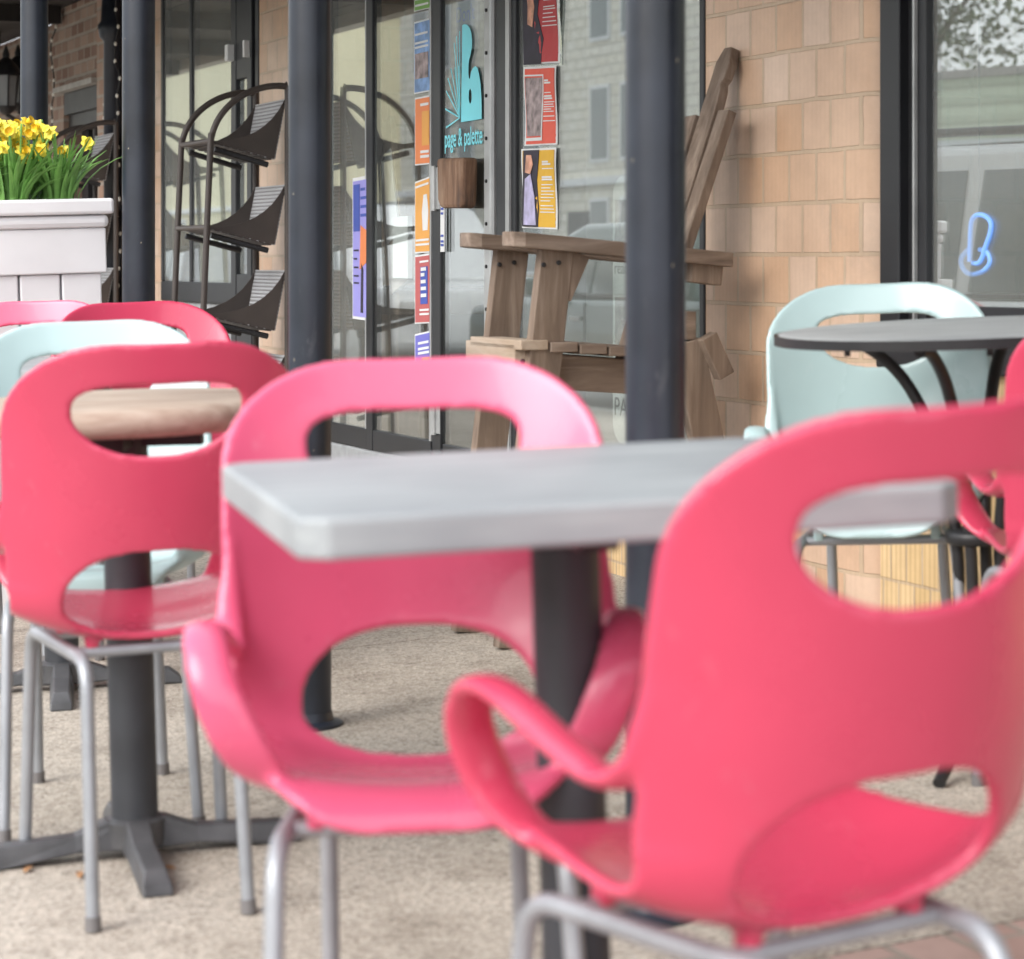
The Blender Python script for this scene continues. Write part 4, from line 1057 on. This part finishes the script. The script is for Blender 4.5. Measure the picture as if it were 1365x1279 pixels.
# ------------------------------------------------------------------ things inside the shop
def iwp(px, py, n): u, z = wp(px, py, n); return W(u, n, z)
def book_case(px, n, width, label, seed):
    rnd = random.Random(seed)
    u, _ = wp(px, 100, n)
    t = thing('bookcase', label, 'bookcase', W(u, n, 0.12), ANG)
    hw_ = width / 2
    MB().box(-hw_, -hw_ + .03, 0, .3, 0, 2.3).box(hw_ - .03, hw_, 0, .3, 0, 2.3).box(-hw_ + .03, hw_ - .03, .28, .3, 0, 2.3).build('case', DARKWOOD, t)
    mb = MB()
    for k in range(7): mb.box(-hw_ + .031, hw_ - .031, 0, .279, .1 + k * .33, .125 + k * .33)
    mb.build('shelf', DARKWOOD, t)
    for k in range(6):
        cols = {}
        x = -hw_ + .04
        while x < hw_ - .07:
            w_ = rnd.uniform(.022, .045); hh = rnd.uniform(.2, .28); c_ = rnd.randrange(5)
            cols.setdefault(c_, MB()).box(x, x + w_ - .002, rnd.uniform(.02, .05), .25, .126 + k * .33, .126 + k * .33 + hh); x += w_
        for c_, m_ in cols.items(): m_.build('books', (PMAR, PIND, PALEW, INKD, PAMB)[c_], t)
    return t
book_case(518, 3.56, 0.9, 'dark bookcase full of coloured spines seen through the side window', 1)
book_case(612, 3.75, 1.2, 'dark bookcase seen through the glass door behind the lettering', 2)
book_case(790, 5.2, 2.0, 'dark bookcase deep inside behind the large shop window', 3)
u, z = wp(737, 200, 3.12)
t = tag(MB().box(-.03, .03, 0, .10, 0, 2.2).build('inside_column', BLACKM, bevel=.003), 'dark inside column behind the poster strip of the large window', 'column'); t.location = W(u, 3.12, .12); t.rotation_euler = (0, 0, ANG)
# display table
u, z = wp(505, 380, 3.24)
t = thing('display_table', 'rustic brown wooden display table inside the side window', 'table', W(u, 3.24, .12), ANG)
MB().box(-.62, .75, -.2, .3, z - .12 - .10, z - .12).build('tabletop', BENCH, t, bevel=.004)
for sx in (-.68, .68):
    for sy in (-.15, .25): MB().box(sx - .04, sx + .04, sy - .04, sy + .04, 0, z - .221).build('leg', BENCH, t)
tt_z = z
# easel with clipped sheet on the table, leaning
u, z = wp(532, 200, 3.03)
t = thing('easel', 'leaning wooden easel board with a clipped white sheet behind the side window', 'easel', W(u, 3.03, tt_z), ANG)
Ry = Matrix.Rotation(-.30, 4, 'Y')
MB().box(-.09, .09, 0, .02, 0, .62, Ry).build('board', PALEW, t)
MB().box(-.06, .075, -.006, -.001, .18, .50, Ry).build('paper', PAPER, t)
MB().box(-.012, .012, -.014, -.007, .48, .56, Ry).build('clip', BLACKM, t)
u, z = wp(533, 330, 3.0)
t = tag(MB().box(-.075, .075, 0, .02, -.11, .11).build('whiteboard', PAPER, bevel=.003), 'blank white board propped on the display table', 'board'); t.location = W(u, 3.0, z); t.rotation_euler = (0, 0, ANG)
# Don't sign
u, z = wp(622, 20, 3.05)
t = thing('book_sign', 'grey card with dark blue writing hanging behind the door glass', 'sign', W(u, 3.05, z), ANG)
MB().box(-.10, .10, 0, .006, -.12, .07).build('card', paint('grey_card', (.22, .23, .26), .7), t)
text_on_wall("Don't", .075, 'lettering', NAVY, t, .085, -.002, -.02, width=.16)
# pot with dried grass in the left shop window
u, z = wp(318, 300, 3.2)
t = thing('dried_grass_pot', 'pot of pale dried grasses in the window behind the brown rack', 'plant pot', W(u, 3.2, z - .18), ANG)
MB().lathe([(.05, 0), (.065, .1), (.06, .12)], (0, 0, 0), 20).build('pot', PAPER, t, smooth=True)
mb = MB(); rnd = random.Random(5)
for k in range(70):
    q = rnd.uniform(0, 2 * PI); l_ = rnd.uniform(.08, .2); e = rnd.uniform(.02, .10)
    mb.tube(cr([(0, 0, .1), (e * .5 * math.cos(q), e * .5 * math.sin(q), .1 + l_ * .6), (e * math.cos(q), e * math.sin(q), .1 + l_)], 3), [.002] * 6 + [.001], 5)
mb.build('grasses', paint('dry_grass', (.45, .36, .20), .8, var=.4, nscale=30), t)
u, z = wp(284, 100, 3.35)
t = thing('hanging_banner', 'narrow pale hanging banner inside the left shop window', 'banner', W(u, 3.35, z), ANG)
MB().box(-.11, .11, 0, .01, -1.0, .18).build('cloth', paint('pale_green_cloth', (.62, .68, .62), .8), t)
MB().box(-.06, -.05, -.003, -.0005, .0, .1).box(-.049, .03, -.003, -.0005, .09, .1).box(.0, .012, -.003, -.0005, -.02, .088).build('motif', INKD, t)
MB().tube([(-.13, .005, .19), (.13, .005, .19)], .008, 8).build('rod', BLACKM, t)
u, z = wp(305, 110, 3.42)
t = tag(MB().lathe([(.002, -.07), (.05, -.05), (.07, 0), (.05, .05), (.002, .07)], (0, 0, 0), 20).build('paper_ball', paint('teal_paper', (.05, .30, .33), .7), smooth=True), 'teal paper ball ornament hanging in the left shop window', 'ornament'); t.location = W(u, 3.42, z)
u, z = wp(262, 250, 3.10)
t = thing('cream_screen', 'cream folding display screen standing inside the left shop window', 'screen', W(u, 3.10, .12), ANG)
for k in range(3): MB().box(-.5 + k * .34, -.17 + k * .34, (k % 2) * .02, .03 + (k % 2) * .02, 0, 1.62 - k * .05).build('leaf', CREAM, t)
# small boxed stock on sill
u, z = wp(232, 345, 3.2)
for i, (dx, w_, h_, m_, lb) in enumerate(((-.10, .14, .28, PBLUE, 'blue boxed item on the sill of the left shop window'), (.06, .12, .18, paint('teal_box', (.08, .36, .30), .6), 'teal boxed item on the sill of the left shop window'), (.2, .1, .14, PAPER, 'small white box on the sill of the left shop window'))):
    b_ = tag(MB().box(-w_ / 2, w_ / 2, 0, .1, 0, h_).build('display_box', m_, bevel=.002), lb, 'box', 'boxed items on the shop sill'); b_.location = W(u - dx, 3.16, .862); b_.rotation_euler = (0, 0, ANG)

# ------------------------------------------------------------------ lanterns and fairy lights
for px, py, n, lb in ((8, 115, 2.9, 'black wall lantern with pointed cap at the left edge of the photo'), (24, 112, 3.05, 'black wall lantern close to the left post, partly hidden by it')):
    u, z = wp(px, py, n)
    t = thing('wall_lantern', lb, 'lantern', W(u, n, z), ANG, 'black lanterns on the brick wall')
    MB().lathe([(.05, -.13), (.06, -.12), (.075, .06), (.07, .062)], (0, 0, 0), 8).build('glass', CARGLASS if False else paint('lantern_glass', (.25, .26, .26), .2), t)
    MB().lathe([(.105, .062), (.09, .09), (.05, .14), (.02, .17), (.022, .19), (.004, .24)], (0, 0, 0), 16).build('cap', BLACKM, t, smooth=True)
    MB().lathe([(.02, -.17), (.04, -.155), (.065, -.13), (.065, -.12)], (0, 0, 0), 16).build('foot', BLACKM, t, smooth=True)
    mb = MB()
    for k in range(6):
        q = k * PI / 3; mb.tube([(.056 * math.cos(q), .056 * math.sin(q), -.13), (.078 * math.cos(q), .078 * math.sin(q), .065)], .006, 6)
    mb.build('cage', BLACKM, t)
    MB().tube(cr([(0, .2, -.05), (0, .1, -.2), (0, .0, -.17)], 5), .012, 8).build('bracket', BLACKM, t)
def fairy(px, n, ys, label):
    pts = []; rnd = random.Random(int(px))
    for k, y in enumerate(ys):
        u, z = wp(px + rnd.uniform(-2, 2), y, n); pts.append(W(u, n + rnd.uniform(-.01, .01), z))
    t = thing('string_lights', label, 'string lights', pts[-1], 0.0, 'strings of small bulbs on the brick edges')
    o = t.location
    MB().tube(cr([p - o for p in pts], 4), .004, 6).build('cord', BLACKM, t)
    for p in pts: MB().lathe([(.002, -.012), (.007, -.005), (.0075, .003), (.004, .011)], p - o, 10).build('bulb', BULB, t, smooth=True)
fairy(157, 2.90, range(-10, 410, 23), 'string of small pale bulbs down the pale brick edge beside the drainpipe')
fairy(71, 2.93, range(0, 200, 18), 'string of small bulbs down the brick corner left of the dark doorway')
fairy(139, 2.91, range(50, 200, 18), 'string of small bulbs on the left side of the drainpipe')

# ------------------------------------------------------------------ street across (seen mirrored in the glass)
def car(u, n, label, mat, tall, ln, flip=1):
    t = thing('parked_car', label, 'car', W(u, n, -.22), ANG, 'cars parked along the kerb')
    w_ = .88
    h = 1.72 if tall else 1.45; hood = .98 if tall else .88
    body = [(-ln / 2, .35), (-ln / 2 + .03, .72), (-ln / 2 + .12, hood - .08), (-ln / 2 + 1.0, hood), (ln / 2 - .25, hood + .02), (ln / 2 - .03, .85), (ln / 2, .4), (ln / 2 - .1, .26), (-ln / 2 + .1, .26)]
    MB().prism(body, lambda p, q: Vector((flip * p[0], q, p[1])), -w_, w_).build('body', mat, t, bevel=.06, seg=3, smooth=True)
    x0, x1 = -ln / 2 + .95, ln / 2 - (.18 if tall else .55)
    cab = [(x0, hood - .01), (x0 + .75, h - .06), (x0 + 1.0, h), (x1 - .35, h), (x1 - .12, h - .06), (x1, hood)]
    def cf(p, q): k = (p[1] - hood) / (h - hood); return Vector((flip * p[0], q * (1 - .16 * max(0, k)), p[1]))
    MB().prism(cab, cf, -w_ + .05, w_ - .05).build('cabin', mat, t, bevel=.05, seg=3, smooth=True)
    for s in (-1, 1):
        for a, b in ((.55, 1.35), (1.43, 2.25), (2.33, min(3.0, x1 - x0 - .35))):
            if b - a < .2: continue
            tl = .45 if a < .6 else .02
            poly = [(x0 + a, hood + .05), (x0 + a + tl, h - .12), (x0 + b, h - .12), (x0 + b, hood + .05)]
            MB().prism(poly, lambda p, q: cf(p, q), s * (w_ - .052), s * (w_ - .04)).build('window', CARGLASS, t)
        for xw in (-ln / 2 + .85, ln / 2 - .85):
            M = Matrix.Rotation(PI / 2, 4, 'X')
            wh = MB().lathe([(.20, -.1), (.33, -.1), (.34, -.06), (.34, .06), (.33, .1), (.20, .1)], (flip * xw, s * (w_ - .08), .34), 28, M).build('wheel', TYRE, t, smooth=True)
            MB().lathe([(.02, -.11), (.2, -.105), (.2, .105), (.02, .11)], (flip * xw, s * (w_ - .08), .34), 16, M).build('rim', ALUM, wh)
        MB().box(flip * (x0 + .62) - .08, flip * (x0 + .62) + .08, s * (w_ + .0) - .02, s * (w_ + .14) + .02, hood + .02, hood + .16).build('mirror', mat, t, bevel=.03)
        MB().box(flip * (-ln / 2) - .01, flip * (-ln / 2) + .05, s * .55 - .2, s * .55 + .2, .66, .80).build('headlight', PAPER, t, bevel=.02)
        if tall: MB().tube(cr([(flip * (x0 + .95), s * .62, h), (flip * (x0 + 1.1), s * .62, h + .06), (flip * (x1 - .5), s * .62, h + .06), (flip * (x1 - .35), s * .62, h)], 5), .022, 8).build('roof_rail', CHARM, t)
    for s in (-1, 1):
        for a in (.50, 1.39, 2.29):
            MB().box(flip * (x0 + a) - .008, flip * (x0 + a) + .008, s * w_ - .004, s * w_ + .004, .38, hood - .02).build('door_seam', BLACKM, t)
        for a in (1.25, 2.15):
            MB().box(flip * (x0 + a) - .09, flip * (x0 + a) + .09, s * (w_ + .012) - .012, s * (w_ + .012) + .012, hood - .16, hood - .125).build('door_handle', ALUM, t, bevel=.005)
        MB().box(flip * (x0 + 1.6) - 1.3, flip * (x0 + 1.6) + 1.3, s * (w_ - .046) - .012, s * (w_ - .046) + .012, hood + .02, hood + .04).build('belt_trim', BLACKM, t)
    MB().prism([(x0 + .1, hood + .04), (x0 + .72, h - .10), (x0 + .73, h - .08), (x0 + .08, hood + .05)], lambda p, q: cf(p, q), -w_ + .18, w_ - .18).build('windscreen', CARGLASS, t)
    return t
car(9.05, -2.55, 'white tall car with roof rails parked across, mirrored in the right window', CARWHITE, True, 4.7)
car(16.2, -2.5, 'dark green car parked across, mirrored in the window behind the timber chair', CARGREEN, False, 4.5)
car(23.0, -2.6, 'white van-like car parked further along, mirrored in the door glass', CARWHITE, True, 4.8, -1)
car(29.0, -2.5, 'grey car parked furthest along the kerb', CARGREY, False, 4.4)
def far_house(u0, u1, n0, h, mat, label, awn, wins):
    t = thing('street_building', label, 'building', W((u0 + u1) / 2, n0, -.22), ANG)
    hw_ = (u1 - u0) / 2
    MB().box(-hw_, hw_, -8, 0, 0, h).build('wall', mat, t)
    MB().box(-hw_ - .1, hw_ + .1, -8.1, .06, h + .002, h + .10).build('roof', KERB, t)
    if awn:
        z = awn
        MB().add([Vector((-hw_, .01, z + .6)), Vector((hw_, .01, z + .6)), Vector((hw_, 1.9, z)), Vector((-hw_, 1.9, z)), Vector((-hw_, .01, z + .5)), Vector((hw_, .01, z + .5)), Vector((hw_, 1.9, z - .1)), Vector((-hw_, 1.9, z - .1))], [(0, 1, 2, 3), (7, 6, 5, 4), (0, 4, 5, 1), (2, 6, 7, 3), (1, 5, 6, 2), (0, 3, 7, 4)]).build('awning', AWN, t)
    for (a, z, w_, hh) in wins:
        f_ = MB().box(a - w_ / 2 - .08, a + w_ / 2 + .08, .001, .05, z - .08, z + hh + .08).build('window', PAPER, t)
        MB().box(a - w_ / 2, a + w_ / 2, .051, .06, z, z + hh).build('pane', CARGLASS, f_)
    for z in (2.75, h - .5):
        if z < h - .3 and not awn: MB().box(-hw_, hw_, .002, .14, z, z + .16).build('cornice', PAPER, t)
    MB().box(-.55, .55, .001, .06, 0, 2.2).build('door', CHARM, t)
    return t
far_house(13, 26.5, -16, 3.35, SIDING, 'pale green sided building with a white awning across the street', 2.02, [(-4, .9, 1.4, 1.2), (3, .9, 1.4, 1.2)])
far_house(36, 58, -16, 8.6, FARBR, 'tall cream block building across the street', None, [(a, z, .8, 1.5) for a in (-9.5, -8, -6.5, -4, -2.5, 1, 2.5, 4, 6.5, 8, 9.5) for z in (.9, 3.3, 5.9)])
far_house(67, 88, -17, 8.4, CREAM, 'long cream rendered building far along the street', None, [(a, 1.0, 1.6, 1.5) for a in (-9, -5, 3, 7)])
far_house(90, 135, -17, 9.4, FARBR, 'furthest low cream block building along the street', None, [(a, 1.0, 1.6, 1.5) for a in (-15, -9, 5, 12)])
far_house(-12, 10, -17, 5.0, CREAM, 'cream rendered building straight across the street', None, [(a, 1.0, 1.6, 1.5) for a in (-6, -3, 3, 6)])
def tree(u, n, h, r, label, seed):
    rnd = random.Random(seed)
    t = thing('street_tree', label, 'tree', W(u, n, -.22), 0.0, 'trees behind the buildings across the street')
    mb = MB().tube(cr([(0, 0, 0), (.1, .05, h * .3), (-.05, 0, h * .6), (0, 0, h * .9)], 4), [.3, .29, .27, .26, .24, .22, .2, .18, .15, .12, .1, .08, .05], 10)
    cl = []
    for k in range(46):
        q = rnd.uniform(0, 2 * PI); e = rnd.uniform(-.6, 1); rr = r * rnd.uniform(.35, 1.0) * math.sqrt(max(.1, 1 - e * e * .8))
        c_ = Vector((rr * math.cos(q), rr * math.sin(q), h * .68 + e * h * .32)); cl.append(c_)
        if k % 4 == 0: mb.tube([(0, 0, h * .45), c_ * .5 + Vector((0, 0, h * .25)), c_], [.09, .06, .02], 6)
    mb.build('trunk', BARK, t, smooth=True)
    vs, fs = [], []
    for c_ in cl:
        for k in range(150):
            d = Vector((rnd.gauss(0, 1), rnd.gauss(0, 1), rnd.gauss(0, .8))) * (r * .16)
            a = Vector((rnd.gauss(0, 1), rnd.gauss(0, 1), rnd.gauss(0, 1))).normalized(); b = a.cross(Vector((rnd.gauss(0, 1), rnd.gauss(0, 1), rnd.gauss(0, 1)))).normalized()
            s = rnd.uniform(.06, .12); p = c_ + d; i = len(vs)
            vs += [p - a * s, p - b * s * .5, p + a * s, p + b * s * .5]; fs.append((i, i + 1, i + 2, i + 3))
    MB().add(vs, fs).build('crown', TREEG, t)
tree(20, -26, 7.6, 3.6, 'big dark tree behind the pale green building', 1)
tree(30, -28, 9, 3.6, 'smaller tree between the green and the tall cream building', 2)
tree(59.5, -26, 9.0, 3.5, 'tree in the gap beside the tall cream building', 3)
tree(92, -34, 11, 5.0, 'far tree over the furthest low building', 4)

# ------------------------------------------------------------------ leaves on the pavement
rnd = random.Random(11)
for i, (x, y) in enumerate(((-.78, 3.87), (-.69, 3.83), (-.56, 3.86), (-.84, 3.93))):
    g = ground_loc(x, y)
    a = rnd.uniform(0, PI)
    pts = [(-.02, 0), (-.010, .005), (.007, .006), (.022, 0), (.007, -.005), (-.010, -.005)]
    vs = [Vector((p[0] * math.cos(a) - p[1] * math.sin(a), p[0] * math.sin(a) + p[1] * math.cos(a), .004 + abs(p[1]) * .6)) for p in pts]
    o = MB().add(vs + [v - Vector((0, 0, .0015)) for v in vs], [tuple(range(6)), tuple(range(11, 5, -1))] + [(k, (k + 1) % 6, 6 + (k + 1) % 6, 6 + k) for k in range(6)]).build('fallen_leaf', DRYLEAF)
    tag(o, 'dry brown leaf lying under the foot of the round wooden table', 'leaf', 'dry leaves under the wooden table'); o.location = g
